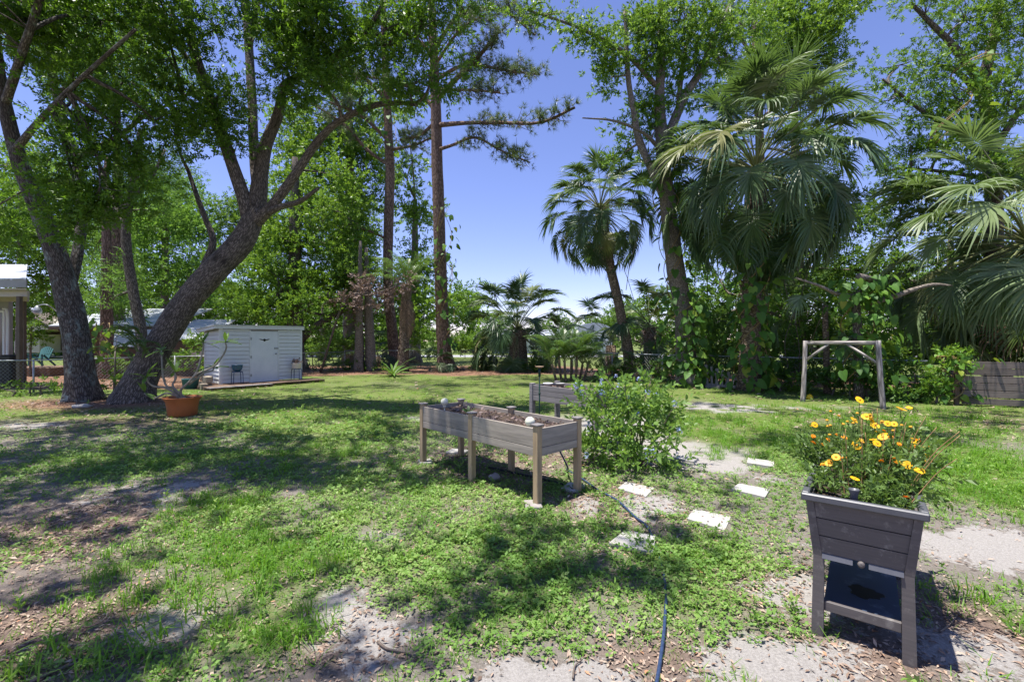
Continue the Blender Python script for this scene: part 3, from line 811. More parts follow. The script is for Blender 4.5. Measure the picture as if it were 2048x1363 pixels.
oak2 = [
    [(262, 806, D2, 128), (280, 760, D2, 104), (312, 700, D2, 92), (366, 615, D2, 84), (428, 542, D2, 82), (478, 490, D2 + .1, 76), (502, 446, D2 + .2, 66), (514, 405, D2 + .3, 56), (522, 345, D2 + .3, 46), (532, 290, D2 + .2, 38), (556, 230, D2, 32), (567, 168, D2 - .2, 22)],
    [(498, 440, D2 + .2, 46), (484, 385, D2 + .1, 42), (458, 310, D2, 38), (432, 235, D2 - .1, 36), (408, 165, D2 - .2, 34), (386, 90, D2 - .3, 32), (374, 0, D2 - .4, 28), (368, -120, D2 - .5, 22)],
    [(516, 380, D2 + .3, 36), (508, 300, D2 + .5, 30), (504, 200, D2 + .7, 28), (498, 100, D2 + .9, 26), (490, -10, D2 + 1, 24), (480, -140, D2 + 1.1, 18)],
    [(510, 445, D2 + .2, 44), (545, 410, D2, 32), (590, 350, D2 - .2, 27), (630, 290, D2 - .4, 24), (672, 247, D2 - .6, 20), (735, 215, D2 - .8, 17), (790, 206, D2 - 1, 14), (830, 210, D2 - 1.1, 9)],
    [(520, 430, D2 + .2, 30), (560, 414, D2 - .2, 19), (600, 402, D2 - .6, 16), (637, 376, D2 - .9, 9)],
    [(398, 560, D2 + .1, 34), (415, 520, D2 + .2, 27), (426, 480, D2 + .3, 21), (412, 440, D2 + .4, 18), (395, 395, D2 + .5, 16), (376, 340, D2 + .6, 12)],
    [(408, 165, D2 - .2, 20), (340, 70, D2 - .6, 13), (290, 20, D2 - .8, 8)],
    [(567, 168, D2 - .2, 18), (640, 130, D2 - .6, 20), (700, 90, D2 - 1.0, 18), (745, 45, D2 - 1.3, 14), (800, -60, D2 - 1.6, 10)],
    [(640, 130, D2 - .6, 16), (690, 110, D2 - .8, 13), (740, 92, D2 - 1, 11), (790, 90, D2 - 1.2, 7)],
    [(498, 100, D2 + .9, 18), (540, -80, D2 - .4, 16), (700, -330, D2 - 2.6, 14), (1000, -700, D2 - 4.6, 9)],
    [(374, 0, D2 - .4, 20), (380, -200, D2 - 2, 18), (460, -520, D2 - 4, 14), (560, -900, D2 - 5.5, 9)],
]
b2 = [blob(430, 60, 11, 70, 60, .55), blob(455, 190, 11.2, 60, 60, .8), blob(340, 200, 11.4, 70, 60, .8), blob(420, 250, 11.0, 70, 40, 1.0), blob(580, 40, 10.6, 90, 60, 1.2), blob(660, 30, 10.4, 90, 60, 1.3), blob(610, 110, 10.6, 80, 60, 1.3), blob(700, 100, 10.5, 60, 40, .8),
      blob(580, 170, 10.9, 50, 45, .7), blob(640, 170, 10.4, 60, 40, .9), blob(770, 60, 10.3, 80, 70, 1.1), blob(850, 50, 10.2, 90, 60, .7), blob(860, 150, 10.2, 70, 45, .8), blob(820, 180, 10.4, 50, 30, .8), blob(720, 195, 10.5, 40, 20, .4), blob(540, 110, 11, 40, 60, .6), blob(350, 270, 11.5, 40, 50, .6), blob(470, 300, 11.6, 50, 50, .5), blob(930, 30, 10.2, 60, 40, .45), blob(520, 20, 11, 60, 50, .8)]
t2, p2 = tree('oak_tree', 'thick grey oak leaning strongly to the right, forked limbs above the white shed', 'tree', oak2, b2, OAK, M['oak_leaf'], M['oak_bark'], 60, 1.1, n=20, lump=.04, flare=.22, group='old oaks', wscale=.70)

# unseen leaf blobs added above the picture, set out to dapple the lawn
def over(gx_, gy_, z, r, dens=1.0):
    k = z / math.tan(SUN_EL)
    return wblob((gx_ + SUN_DIR.x * k, gy_ + SUN_DIR.y * k, z), (r, r * .9, r * .3), dens)
def overg(px, py, z, r, dens=1.0):
    g = G(px, py); return over(g[0], g[1], z, r, dens)
def zone(x0, y0, x1, y1, n, r0, r1, z0, z1, dens=1.0):
    out = []
    for k in range(n):
        px, py = rng.uniform(x0, x1), rng.uniform(y0, y1)
        out.append(overg(px, py, rng.uniform(z0, z1), rng.uniform(r0, r1), dens))
    return out
ob = (zone(-250, 840, 520, 1010, 78, .45, .95, 8, 10) + zone(520, 860, 1010, 970, 42, .35, .7, 8, 9.5) + zone(-50, 1010, 330, 1363, 24, .16, .42, 7, 8) + zone(560, 1000, 1000, 1340, 14, .12, .28, 7, 8)
      + zone(990, 1040, 1390, 1160, 24, .16, .34, 7.5, 8.5, 1.3) + zone(100, 770, 1100, 850, 120, .3, .8, 12.5, 14.5) + zone(1380, 960, 1560, 1010, 4, .15, .25, 8, 9) + zone(500, 1290, 700, 1370, 4, .14, .24, 7, 8) + zone(820, 1180, 960, 1240, 2, .15, .2, 7, 8))
V, Fc, rn, cl = foliage(ob, BROAD, 105, 0.9, 0.0)
put_leaves('crown', V, Fc, rn, M['oak_leaf'], t1)
mb = MB(); twigs(mb, ob, cl, [p1[3], p2[9], p2[10]], maxd=4, thick=.3)
tag(mb.build('branches', M['lichen_bark'], t1), kind='stuff')

# ------------------------------------------------------------------ other trees on the left, in front of and behind the fence
tree('slender_tree', 'slender grey trunk rising between the two big oaks', 'tree',
     [[(290, 730, 15, 30), (283, 670, 15, 26), (266, 580, 15, 24), (252, 480, 15, 22), (258, 400, 15, 20), (275, 330, 15, 15), (280, 260, 15, 10)],
      [(254, 450, 15, 15), (225, 400, 15.4, 10), (200, 340, 15.8, 7)], [(258, 400, 15, 14), (300, 360, 15.3, 9), (330, 300, 15.8, 6)]],
     [blob(300, 420, 16, 60, 40, .5), blob(340, 330, 16.5, 60, 50, .6), blob(250, 560, 15.5, 50, 30, .5), blob(225, 600, 15.2, 30, 40, .6)], FEATH, M['feather_leaf'], M['oak_bark'], 34, 1.3, n=10)

def far_tree(name, label, foot, h_px, width, blobs, temps, leaf, per, size, group=None, lean=0, cat='tree', bk='grey_bark', boughs=()):
    px, py, d = foot
    l = [[(px, py, d, width), (px + lean * .3, py - h_px * .35, d, width * .8), (px + lean * .7, py - h_px * .7, d, width * .6), (px + lean, py - h_px, d, width * .3)]] + list(boughs)
    return tree(name, label, cat, l, blobs, temps, leaf, M[bk], per, size, group, n=9, thick=1.6)

BG = 'trees beyond the back fence'
far_tree('cypress_tree', 'feathery bright green tree rising behind the big lichened oak', (235, 735, 22), 560, 34,
         [blob(200, 80, 21, 110, 90, 1.0), blob(170, 180, 21, 90, 70, .9), blob(300, 140, 22, 90, 70, .7), blob(290, 330, 23, 80, 70, .7), blob(200, 480, 22, 70, 60, .6), blob(250, 620, 20, 60, 40, .6)], FEATH, M['feather_leaf'], 20, 2.0, BG, bk='pine_bark')
far_tree('pine_trunk_tree', 'straight reddish trunk standing close behind the forked oak', (213, 735, 19), 420, 32,
         [blob(190, 330, 20, 60, 50, .5), blob(220, 560, 19, 30, 60, .5)], FEATH, M['feather_leaf'], 20, 1.7, BG, bk='pine_bark')
far_tree('broadleaf_tree', 'leafy tree above the grey porch roof at the edge of the picture', (40, 735, 24), 380, 22,
         [blob(30, 470, 24, 100, 80, 1), blob(90, 560, 25, 60, 70, .9), blob(10, 330, 24, 90, 90, .9), blob(110, 450, 24, 60, 60, .7), blob(65, 640, 25, 40, 40, .8), blob(-60, 450, 24, 100, 120, 1)], FAR, M['bright_leaf'], 16, 1.0, BG)
far_tree('broadleaf_tree', 'pale green tree filling the gap between the two oak trunks over the metal roof', (330, 730, 27), 330, 24,
         [blob(330, 480, 27, 80, 80, 1), blob(380, 560, 26, 60, 60, .9), blob(300, 560, 27, 60, 50, .8), blob(260, 470, 28, 60, 60, .6), blob(420, 620, 25, 40, 40, .7)], FAR, M['feather_leaf'], 16, 1.1, BG)
far_tree('camphor_tree', 'full green tree standing right behind the white shed', (590, 735, 24), 420, 40,
         [blob(560, 560, 23, 80, 60, 1.2), blob(630, 480, 24, 80, 70, 1.1), blob(540, 470, 24, 70, 60, .9), blob(660, 560, 24, 60, 60, 1.0), blob(600, 390, 25, 70, 60, .8), blob(690, 430, 25, 60, 70, .9), blob(520, 620, 22, 60, 30, 1.0), blob(620, 610, 22, 50, 35, .9), blob(470, 600, 23, 50, 40, .8), blob(670, 350, 25, 50, 50, .6)], BROAD, M['bright_leaf'], 26, 1.3, BG, bk='oak_bark',
         boughs=[[(598, 680, 24, 22), (650, 640, 24, 16), (710, 610, 24, 10)], [(592, 640, 24, 24), (560, 590, 24, 18), (640, 540, 24, 12)]])
far_tree('laurel_tree', 'tall green tree seen between the leaning oak and the vine wrapped pine', (700, 735, 30), 560, 30,
         [blob(690, 300, 30, 70, 70, .7), blob(640, 260, 30, 60, 50, .5), blob(720, 380, 29, 60, 60, .8), blob(720, 480, 29, 50, 60, .9), blob(620, 330, 30, 60, 70, .9), blob(590, 250, 31, 60, 60, .8), blob(700, 200, 30, 70, 60, .6), blob(640, 150, 30, 70, 60, .6), blob(740, 300, 30, 50, 60, .7)], FAR, M['bright_leaf'], 22, 1.1, BG)
far_tree('laurel_tree', 'broad green tree behind the pair of pine trunks', (830, 728, 33), 330, 24,
         [blob(825, 430, 33, 50, 70, .8), blob(840, 540, 32, 60, 60, 1.0), blob(810, 220, 32, 50, 60, .6), blob(800, 330, 32, 50, 60, .6), blob(850, 620, 30, 60, 50, 1), blob(930, 600, 36, 50, 40, .9), blob(770, 610, 30, 60, 50, .8), blob(820, 330, 33, 40, 40, .3), blob(925, 650, 34, 40, 25, .9)], FAR, M['bright_leaf'], 14, 1.15, BG)
far_tree('thin_tree', 'bent thin trunk with dark bark behind the palm skirt', (742, 745, 24), 250, 24,
         [blob(700, 560, 25, 60, 40, .5), blob(650, 660, 23, 40, 30, .5)], BROAD, M['far_leaf'], 24, 1.2, BG, lean=-10)
far_tree('thin_tree', 'pale straight trunk right of the shed by the fence', (717, 742, 23.5), 260, 19,
         [blob(720, 520, 24, 50, 40, .5)], BROAD, M['far_leaf'], 24, 1.2, BG, lean=4)
far_tree('small_tree', 'small round topped tree in the neighbouring lot past the shed', (645, 712, 36), 100, 16,
         [blob(640, 610, 37, 45, 35, .9), blob(670, 650, 36, 30, 20, .7)], FAR, M['far_leaf'], 15, 1.1, BG)
# the middle gap: low far trees under the open sky
far_tree('distant_tree', 'hazy green tree top left of the small fan palm', (945, 705, 60), 110, 10,
         [blob(930, 590, 60, 45, 35, 1), blob(965, 640, 58, 50, 35, 1), blob(900, 645, 60, 30, 40, .8)], VFAR, M['far_leaf'], 7, 1.0, BG)
for lab, px, py, d, rx, ry in (('low distant tree behind the grey arched building', 1195, 640, 80, 50, 16), ('low distant tree right of the small fan palm', 1120, 650, 75, 45, 22), ('distant rounded tree under the leaning palm', 1245, 618, 70, 40, 28), ('far low tree between the small fan palm and the pine', 1000, 660, 80, 40, 22), ('distant tree seen under the leaning palm trunk, right side', 1290, 640, 65, 45, 35), ('distant dark tree past the lot by the shed', 770, 670, 70, 50, 20), ('faraway tree low beyond the left pine trunk', 690, 668, 75, 40, 22)):
    far_tree('distant_tree', lab, (px, 698, d), 690 - py, 6, [blob(px, py + 6, d, rx, ry, 1), blob(px - rx * .5, py + ry * .9, d, rx * .6, ry * .6, 1), blob(px + rx * .5, py + ry * .8, d, rx * .6, ry * .6, 1)], VFAR, M['far_leaf'], 6, 1.15, BG)
FW = 'far row of trees'
for k in range(7):
    px = 880 + k * 75; far_tree('treeline_tree', ('low far tree on the horizon, first of the row starting at the pine', 'low far tree on the horizon just right of the pine trunk', 'low far tree on the horizon behind the short fan palm, left half', 'low far tree on the horizon behind the short fan palm, right half', 'low far tree on the horizon behind the feather palm', 'low far tree on the horizon under the leaning palm crown', 'low far tree on the horizon right of the leaning palm trunk')[k], (px, 694, 105), 24, 5, [blob(px, 676 - (k % 3) * 5, 105, 48, 14, 1), blob(px + 30, 684, 105, 46, 9, 1)], VFAR, M['far_leaf'], 5, 1.4, FW)
for k, (lab, px, py, d, rx, ry) in enumerate((('far bushy tree low behind the porch house', 20, 610, 46, 80, 70), ('far bushy tree behind the gabled house roof', 150, 600, 48, 90, 70), ('far bushy tree behind the trailer roof', 290, 590, 44, 90, 70), ('far bushy tree left of the white shed', 420, 590, 42, 80, 70), ('far bushy tree behind the shed roof', 540, 600, 44, 80, 70), ('far bushy tree right of the shed', 650, 600, 46, 80, 70), ('far bushy tree behind the queen palms', 770, 600, 44, 80, 65), ('far bushy tree behind the forked tree', 1400, 610, 36, 80, 70), ('far bushy tree behind the biggest fan palm', 1530, 600, 34, 90, 80), ('far bushy tree behind the swing frame', 1680, 600, 32, 90, 80), ('far bushy tree behind the dead snag', 1820, 590, 32, 90, 90), ('far bushy tree behind the board fence', 1960, 590, 30, 100, 100), ('tall far tree over the trailer roof', 120, 420, 50, 130, 110), ('tall far tree between the oaks', 330, 430, 50, 120, 110), ('tall far tree above the shed', 520, 450, 50, 110, 90), ('tall far tree beside the left pine', 680, 440, 50, 80, 100))):
    far_tree('background_tree', lab, (px, 712, d), 705 - py, 12, [blob(px - rx * .45, py, d, rx * .6, ry * .6, 1.1), blob(px + rx * .45, py + ry * .1, d, rx * .6, ry * .6, 1.1), blob(px, py - ry * .45, d, rx * .6, ry * .5, 1.0), blob(px, py + ry * .6, d, rx * .9, ry * .5, 1.2)] + ([blob(px, 690, d, rx, 24, 1.8), blob(px, 655, d, rx, 24, 1.4)] if py > 560 else []), VFAR, M['feather_leaf' if k % 3 == 1 else 'far_leaf'], 8, .85, FW)
# right-hand wall of trees
tr9, p9 = tree('laurel_oak', 'large dark limbed oak overhanging the right-hand corner behind the fan palm', 'tree',
     [[(1995, 760, 15, 60), (1990, 640, 15, 50), (1988, 480, 15, 42), (1985, 340, 15, 38), (1978, 240, 15, 34), (1968, 170, 15, 28), (1990, 60, 15.2, 22), (2010, -60, 15.4, 16)],
      [(1972, 190, 15, 24), (1940, 135, 14.8, 22), (1900, 85, 14.6, 17), (1860, 45, 14.5, 12), (1825, 10, 14.4, 8)],
      [(1975, 210, 15, 16), (1920, 148, 14.8, 13), (1870, 128, 14.6, 8)], [(1985, 330, 15, 16), (1900, 260, 14.6, 12), (1830, 212, 14.2, 8), (1765, 158, 14, 5)], [(1988, 360, 15, 14), (1900, 345, 14.6, 10), (1800, 335, 14.2, 6)], [(1985, 300, 15, 20), (2040, 220, 14.5, 16), (2110, 120, 14, 12)]],
     [blob(1850, 30, 14.4, 60, 50, .7), blob(1930, 40, 14.5, 70, 60, .9), blob(2010, 60, 14.3, 80, 80, 1.2), blob(1800, 130, 14.2, 60, 35, .8), blob(1870, 130, 14.4, 60, 40, .8), blob(1780, 200, 14, 70, 25, .7), blob(1850, 220, 14.3, 60, 40, .8), blob(1920, 200, 14.2, 60, 50, 1), blob(2020, 190, 14, 60, 70, 1.2), blob(1820, 290, 14.2, 50, 35, .7), blob(1900, 300, 14, 60, 50, 1), blob(1960, 330, 13.6, 60, 50, 1.1), blob(1770, 340, 14.2, 60, 30, .6), blob(1850, 380, 14.2, 70, 40, .8), blob(1800, 430, 14.5, 60, 50, .8), blob(2030, 330, 14, 50, 60, 1.2), blob(1880, 430, 14.5, 60, 40, .8)],
     LONG, M['bright_leaf'], M['oak_bark'], 46, 1.0, n=12, group='tall trees on the right')
ob2 = zone(1500, 805, 2100, 905, 26, .45, .85, 10, 12) + zone(1080, 800, 1500, 860, 12, .4, .7, 11, 13) + zone(1750, 860, 2050, 900, 5, .4, .6, 9, 10)  # unseen leaf blobs added overhead to shade the right-hand lawn
V, Fc, rn, cl = foliage(ob2, BROAD, 105, 0.9, 0.0)
put_leaves('crown', V, Fc, rn, M['bright_leaf'], tr9)
mb = MB(); twigs(mb, ob2, cl, [p9[0]], maxd=4, thick=.3)
tag(mb.build('branches', M['oak_bark'], tr9), kind='stuff')
far_tree('evergreen_tree', 'dark evergreen mass behind the right-hand palm, under the oak', (1900, 770, 17), 330, 24,
         [blob(1900, 500, 17, 100, 60, .9), blob(1820, 560, 17, 80, 60, .9), blob(1960, 560, 16, 90, 80, 1.1), blob(2040, 620, 15.5, 90, 80, 1.2), blob(1900, 640, 16, 90, 60, 1.1), blob(2040, 480, 16, 60, 80, 1.1)], BROAD, M['dark_leaf'], 26, 1.1, 'tall trees on the right')
far_tree('evergreen_tree', 'dense dark tree behind the big fan palm trunk', (1600, 770, 19), 420, 26,
         [blob(1600, 520, 19, 90, 70, .9), blob(1680, 470, 19, 80, 70, .7), blob(1720, 540, 18, 80, 60, .9), blob(1560, 620, 18.5, 70, 60, .9), blob(1640, 610, 18, 80, 50, .8), blob(1440, 560, 20, 60, 60, .7), blob(1720, 400, 20, 60, 50, .7), blob(1430, 640, 19, 60, 50, .8), blob(1640, 400, 20, 70, 60, .8), blob(1560, 440, 19.6, 70, 60, .8)], BROAD, M['dark_leaf'], 24, 1.2, 'tall trees on the right')
far_tree('leafy_tree', 'bright leafy tree above and right of the big fan palm crown', (1590, 760, 21), 640, 30,
         [blob(1590, 60, 20, 90, 70, 1.0), blob(1650, 30, 20, 60, 50, .8), blob(1600, 150, 20, 60, 50, .8), blob(1540, 120, 20, 40, 60, .7), blob(1680, 10, 20, 40, 40, .8), blob(1620, 90, 19.6, 60, 50, .9), blob(1540, 30, 20, 60, 50, .9), blob(1590, 220, 20.4, 60, 50, .8), blob(1660, 110, 20, 40, 50, .7), blob(1480, 200, 20.4, 50, 60, .6), blob(1640, 300, 20.4, 60, 60, .7), blob(1450, 300, 20.6, 50, 60, .7), blob(1420, 420, 20.6, 50, 60, .7)], BROAD, M['bright_leaf'], 36, 1.1, 'tall trees on the right')
# the forked vine-hung tree right of centre
DT = 16.3
t7, p7 = tree('forked_tree', 'tall forked tree with pale stems, right of the leaning palm', 'tree',
     [[(1376, 772, DT, 62), (1372, 700, DT, 52), (1366, 620, DT, 47), (1352, 540, DT, 46), (1340, 450, DT, 42), (1330, 360, DT, 38), (1324, 283, DT, 32), (1319, 200, DT, 26), (1321, 133, DT, 22), (1322, 50, DT, 18), (1316, -60, DT, 12)],
      [(1338, 420, DT, 24), (1316, 366, DT - .1, 22), (1280, 285, DT - .2, 19), (1268, 225, DT - .3, 16), (1256, 150, DT - .4, 13), (1250, 20, DT - .5, 9)],
      [(1328, 330, DT, 28), (1340, 265, DT + .1, 25), (1370, 193, DT + .2, 22), (1405, 135, DT + .3, 18), (1426, 80, DT + .4, 15), (1462, 8, DT + .5, 12), (1480, -60, DT + .6, 8)],
      [(1312, 172, DT, 15), (1257, 112, DT - .4, 12), (1184, 68, DT - .9, 9), (1110, 38, DT - 1.4, 6), (1046, 18, DT - 1.8, 4)],
      [(1322, 300, DT, 12), (1285, 265, DT - .6, 8), (1230, 242, DT - 1.2, 6), (1165, 236, DT - 1.7, 3)],
      [(1356, 215, DT + .2, 14), (1366, 130, DT + .7, 11), (1385, 30, DT + 1.2, 8)]],
     [blob(1090, 30, 14.6, 70, 30, .55), blob(1180, 50, 15, 60, 35, .6), blob(1230, 100, 15.5, 60, 45, .8), blob(1220, 155, 15.8, 40, 30, .6), blob(1290, 40, 16, 60, 50, 1), blob(1370, 40, 16, 60, 50, 1), blob(1300, 110, 15.8, 50, 50, .9), blob(1370, 110, 16.4, 50, 50, .8), blob(1430, 40, 16.4, 50, 50, .9), blob(1450, 110, 16.8, 40, 50, .6), blob(1290, 210, 16.2, 40, 50, .6), blob(1345, 190, 16.5, 30, 40, .7), blob(1390, 200, 16.7, 30, 40, .5), blob(1265, 250, 16.5, 35, 40, .5), blob(1300, 310, 16.8, 30, 40, .5), blob(1500, 60, 17, 40, 50, .6), blob(1240, 320, 17, 30, 30, .5), blob(1345, 330, 16.0, 22, 40, .5), blob(1310, 260, 16.0, 22, 40, .5), blob(1395, 150, 16.2, 26, 40, .5), blob(1370, 420, 16.6, 26, 50, .5)],
     DROOPY, M['bright_leaf'], M['grey_bark'], 58, 1.1, n=14, flare=.25, wscale=.8)

# ------------------------------------------------------------------ pines
pine1 = pine('pine_tree', 'tall pine standing on orange straw left of the short fan palm',
     [(893, 742, 24.2, 36), (888, 700, 24.2, 28), (883, 600, 24.2, 25), (879, 470, 24.2, 24), (875, 350, 24.2, 23), (872, 230, 24.2, 21), (868, 120, 24.2, 18), (862, 0, 24.2, 15), (858, -90, 24.2, 12)],
     [[(876, 250, 24.2, 11), (930, 246, 23, 8), (1000, 245, 21.6, 7), (1080, 245, 20.5, 6), (1150, 215, 19.8, 5)],
      [(872, 200, 24.2, 12), (920, 150, 23.4, 10), (960, 110, 22.8, 8), (1000, 60, 22.2, 6)],
      [(874, 300, 24.2, 8), (905, 290, 23.4, 6), (950, 275, 22.8, 5), (1000, 300, 22.0, 4), (1060, 325, 21.4, 3)],
      [(872, 160, 24.2, 8), (930, 130, 23.4, 7), (1010, 140, 22.2, 5), (1080, 150, 21.4, 3)],
      [(878, 180, 24.2, 7), (940, 180, 23, 5), (1000, 185, 22, 4)], [(870, 130, 24.2, 7), (920, 60, 23, 5), (970, 30, 22, 4)],
      [(875, 240, 24.2, 8), (840, 270, 24.6, 6), (800, 280, 25, 4)], [(872, 220, 24.2, 10), (830, 180, 24.6, 7), (770, 160, 25, 5), (700, 150, 25.2, 3)],
      [(868, 100, 24.2, 9), (920, 30, 23.6, 7), (1000, 20, 22.8, 5), (1070, 70, 22, 3)], [(868, 110, 24.2, 8), (810, 60, 24.5, 6), (750, 40, 24.8, 4)]],
     [230, 280, 230, 320, 200, 190, 140, 190, 300, 150], 1.4, seed=3)
pine('pine_tree', 'second pine trunk with shaggy green vines high up, behind the feather palm',
     [(792, 742, 26, 24), (782, 640, 26, 21), (776, 560, 26, 20), (777, 450, 26, 20), (780, 350, 26, 19), (776, 250, 26, 17), (770, 120, 26, 14), (765, -30, 26, 11)],
     [[(778, 330, 26, 8), (735, 300, 26, 7), (690, 250, 25.6, 5), (620, 205, 25, 4)], [(776, 280, 26, 8), (720, 230, 25.6, 6), (660, 205, 25, 4)], [(774, 200, 26, 9), (720, 150, 25.6, 7), (670, 150, 25, 4)], [(778, 480, 26, 6), (740, 462, 25.5, 5), (695, 448, 25, 3)], [(778, 300, 26, 7), (830, 290, 25.6, 5), (870, 270, 25, 3)]],
     [110, 120, 140, 10, 90], 1.4, seed=5)
pine('pine_tree', 'thin needled pine behind the big fan palm, its crown against the sky',
     [(1530, 745, 24, 22), (1525, 500, 24, 20), (1520, 300, 24, 18), (1512, 120, 24, 15), (1505, -40, 24, 11)],
     [[(1518, 200, 24, 9), (1470, 150, 23.6, 7), (1420, 100, 23, 5)], [(1516, 150, 24, 9), (1570, 100, 23.6, 6), (1620, 60, 23, 4)], [(1512, 120, 24, 8), (1470, 60, 23.6, 6), (1450, 10, 23, 4)], [(1520, 260, 24, 8), (1460, 210, 23.5, 6), (1420, 190, 23, 4)], [(1520, 240, 24, 8), (1580, 190, 23.5, 6), (1640, 170, 23, 4)], [(1508, 20, 24, 7), (1560, -10, 23.5, 5), (1490, -40, 23, 4)]],
     170, 1.4, seed=8)

# unseen foliage added above the picture to shade the far lawn, parented to pine1
ob3 = zone(330, 750, 1150, 782, 70, .35, .9, 17.5, 20)
V, Fc, rn, cl = foliage(ob3, FEATH, 80, 1.5, 0.1)
put_leaves('crown', V, Fc, rn, M['needle'], pine1)
mb = MB(); twigs(mb, ob3, cl, [np.array([P(868, 120, 24.2), P(862, 0, 24.2), P(858, -90, 24.2)])], maxd=9, thick=.7)
tag(mb.build('branches', M['pine_bark'], pine1), kind='stuff')
# ------------------------------------------------------------------ palms
palm('cabbage_palm', 'slim leaning fan palm standing free against the blue sky', [(1262, 735, 19, 26), (1254, 690, 19, 21), (1240, 620, 19, 19), (1222, 540, 19, 19), (1208, 470, 19, 22), (1203, 425, 19, 26)], P(1200, 415, 19), 72, 1.14, 'palm_leaf', 9, -66, 84, seed=1)
palm('cabbage_palm', 'biggest fan palm with a heavy dark crown and vine covered trunk', [(1500, 785, 14.6, 50), (1500, 700, 14.6, 42), (1503, 600, 14.6, 40), (1508, 500, 14.6, 40), (1512, 420, 14.6, 42), (1513, 350, 14.6, 46)], P(1512, 335, 14.6), 110, 1.55, 'palm_leaf', 9, -70, 82, boots=True, seed=2)
palm('cabbage_palm', 'short fan palm with a brown skirt in the middle of the fence line', [(1036, 740, 24.6, 40), (1036, 700, 24.6, 36), (1036, 660, 24.6, 34)], P(1036, 655, 24.6), 70, 1.4, 'palm_leaf', 9, -50, 84, seed=3)
palm('cabbage_palm', 'pale green fan palm at the right edge above the slatted fence', [(2080, 800, 12.4, 54), (2076, 700, 12.4, 46), (2066, 560, 12.4, 44), (2058, 490, 12.4, 44)], P(2052, 470, 12.4), 80, 1.6, 'silver_palm', 5, -50, 78, seed=4)
palm('cabbage_palm', 'low fan palm behind the fence under the leaning palm trunk', [(1300, 745, 20.5, 30), (1300, 690, 20.5, 26), (1298, 655, 20.5, 26)], P(1298, 645, 20.5), 22, 1.25, 'palm_leaf', 3, -30, 75, seed=5)
palm('cabbage_palm', 'low fan palm fronds behind the grey arched building', [(1222, 738, 22, 22), (1222, 690, 22, 20)], P(1222, 672, 22), 14, 1.15, 'palm_leaf', 2, -20, 70, seed=6)
palm('young_palm', 'young fan palm leaves beside the swing frame', [(1655, 790, 13.6, 16), (1652, 690, 13.6, 14), (1650, 610, 13.6, 12)], P(1650, 605, 13.6), 5, .85, 'silver_palm', 1, -30, 50, seed=7)
palm('young_palm', 'trunkless palmetto at the foot of the vine wrapped pine', [(862, 748, 23.6, 12), (862, 738, 23.6, 10)], P(862, 736, 23.6), 10, .72, 'palm_leaf', 1, -10, 70, seed=9)
palm('young_palm', 'trunkless palmetto just right of the pine foot', [(925, 748, 24.4, 12), (925, 736, 24.4, 10)], P(925, 732, 24.4), 8, .75, 'palm_leaf', 2, -20, 70, seed=10)
palm('young_palm', 'small palmetto with pale leaves under the fence rail by the blue flowered bush', [(1270, 765, 18, 14), (1270, 745, 18, 12)], P(1270, 735, 18), 8, .62, 'silver_palm', 0, -35, 60, seed=11)
palm('young_palm', 'dark palmetto beyond the fence right of the shed', [(755, 735, 27, 14), (755, 712, 27, 12)], P(755, 708, 27), 12, 1.05, 'palm_leaf', 0, -20, 70, seed=12)

def feather_palm(name, label, stems, n, scale, dead=0, seed=0, low=32):
    r = np.random.default_rng(seed); p0 = limb_pts(stems[0])[0][0]
    t = thing(name, label, 'palm tree', (p0[0], p0[1], 0))
    for s in stems:
        p, rad = limb_pts(s); p[0][2] = -.03
        mb = MB(); tube(mb, p, rad, 8, 4, .04); mb.build('trunk', M['palm_bark'], t)
        for k in range(n):
            u = (k + .5) / n; i = min(3, int(u * 4))
            W = Matrix.Translation(Vector(p[-1])) @ Matrix.Rotation(k * 2.4 + r.normal() * .3, 4, 'Z') @ Matrix.Rotation(r.normal() * .12, 4, 'X') @ Matrix.Scale(scale * r.uniform(.8, 1.15), 4)
            meshobj('frond', FEATHERS[i][k % 2], t, W)
        for k in range(dead):
            W = Matrix.Translation(Vector(p[-1] - np.array([0, 0, .2]))) @ Matrix.Rotation(k * 1.9 + .4, 4, 'Z') @ Matrix.Rotation(R(-35), 4, 'X') @ Matrix.Scale(scale * r.uniform(.9, 1.3), 4)
            meshobj('dead_frond', DEADFEATHER[k % 2], t, W)
    return t
feather_palm('queen_palm', 'feather palm with a long brown hanging skirt between the pines', [[(806, 748, 23.4, 26), (808, 680, 23.4, 22), (812, 600, 23.4, 20), (814, 575, 23.4, 22)]], 15, 1.15, 9, 1)
feather_palm('queen_palm', 'thin feather palm with grassy hanging leaves left of the brown skirted one', [[(722, 745, 25, 17), (718, 640, 25, 15), (716, 570, 25, 15)]], 12, 1.0, 3, 2)
feather_palm('areca_palm', 'bushy clump of green feather palm stems beside the second raised bed', [[(1140 + dx, 762 + dy, 17.6 + k * .15, 6), (1140 + dx * 1.2, 748, 17.6 + k * .15, 5), (1140 + dx * 1.4, 728 - 8 * (k % 3), 17.6 + k * .15, 5)] for k, (dx, dy) in enumerate(((-26, 0), (-8, 2), (10, 0), (26, 1), (2, -2), (-16, -2), (18, -2)))], 9, .78, 0, 3)

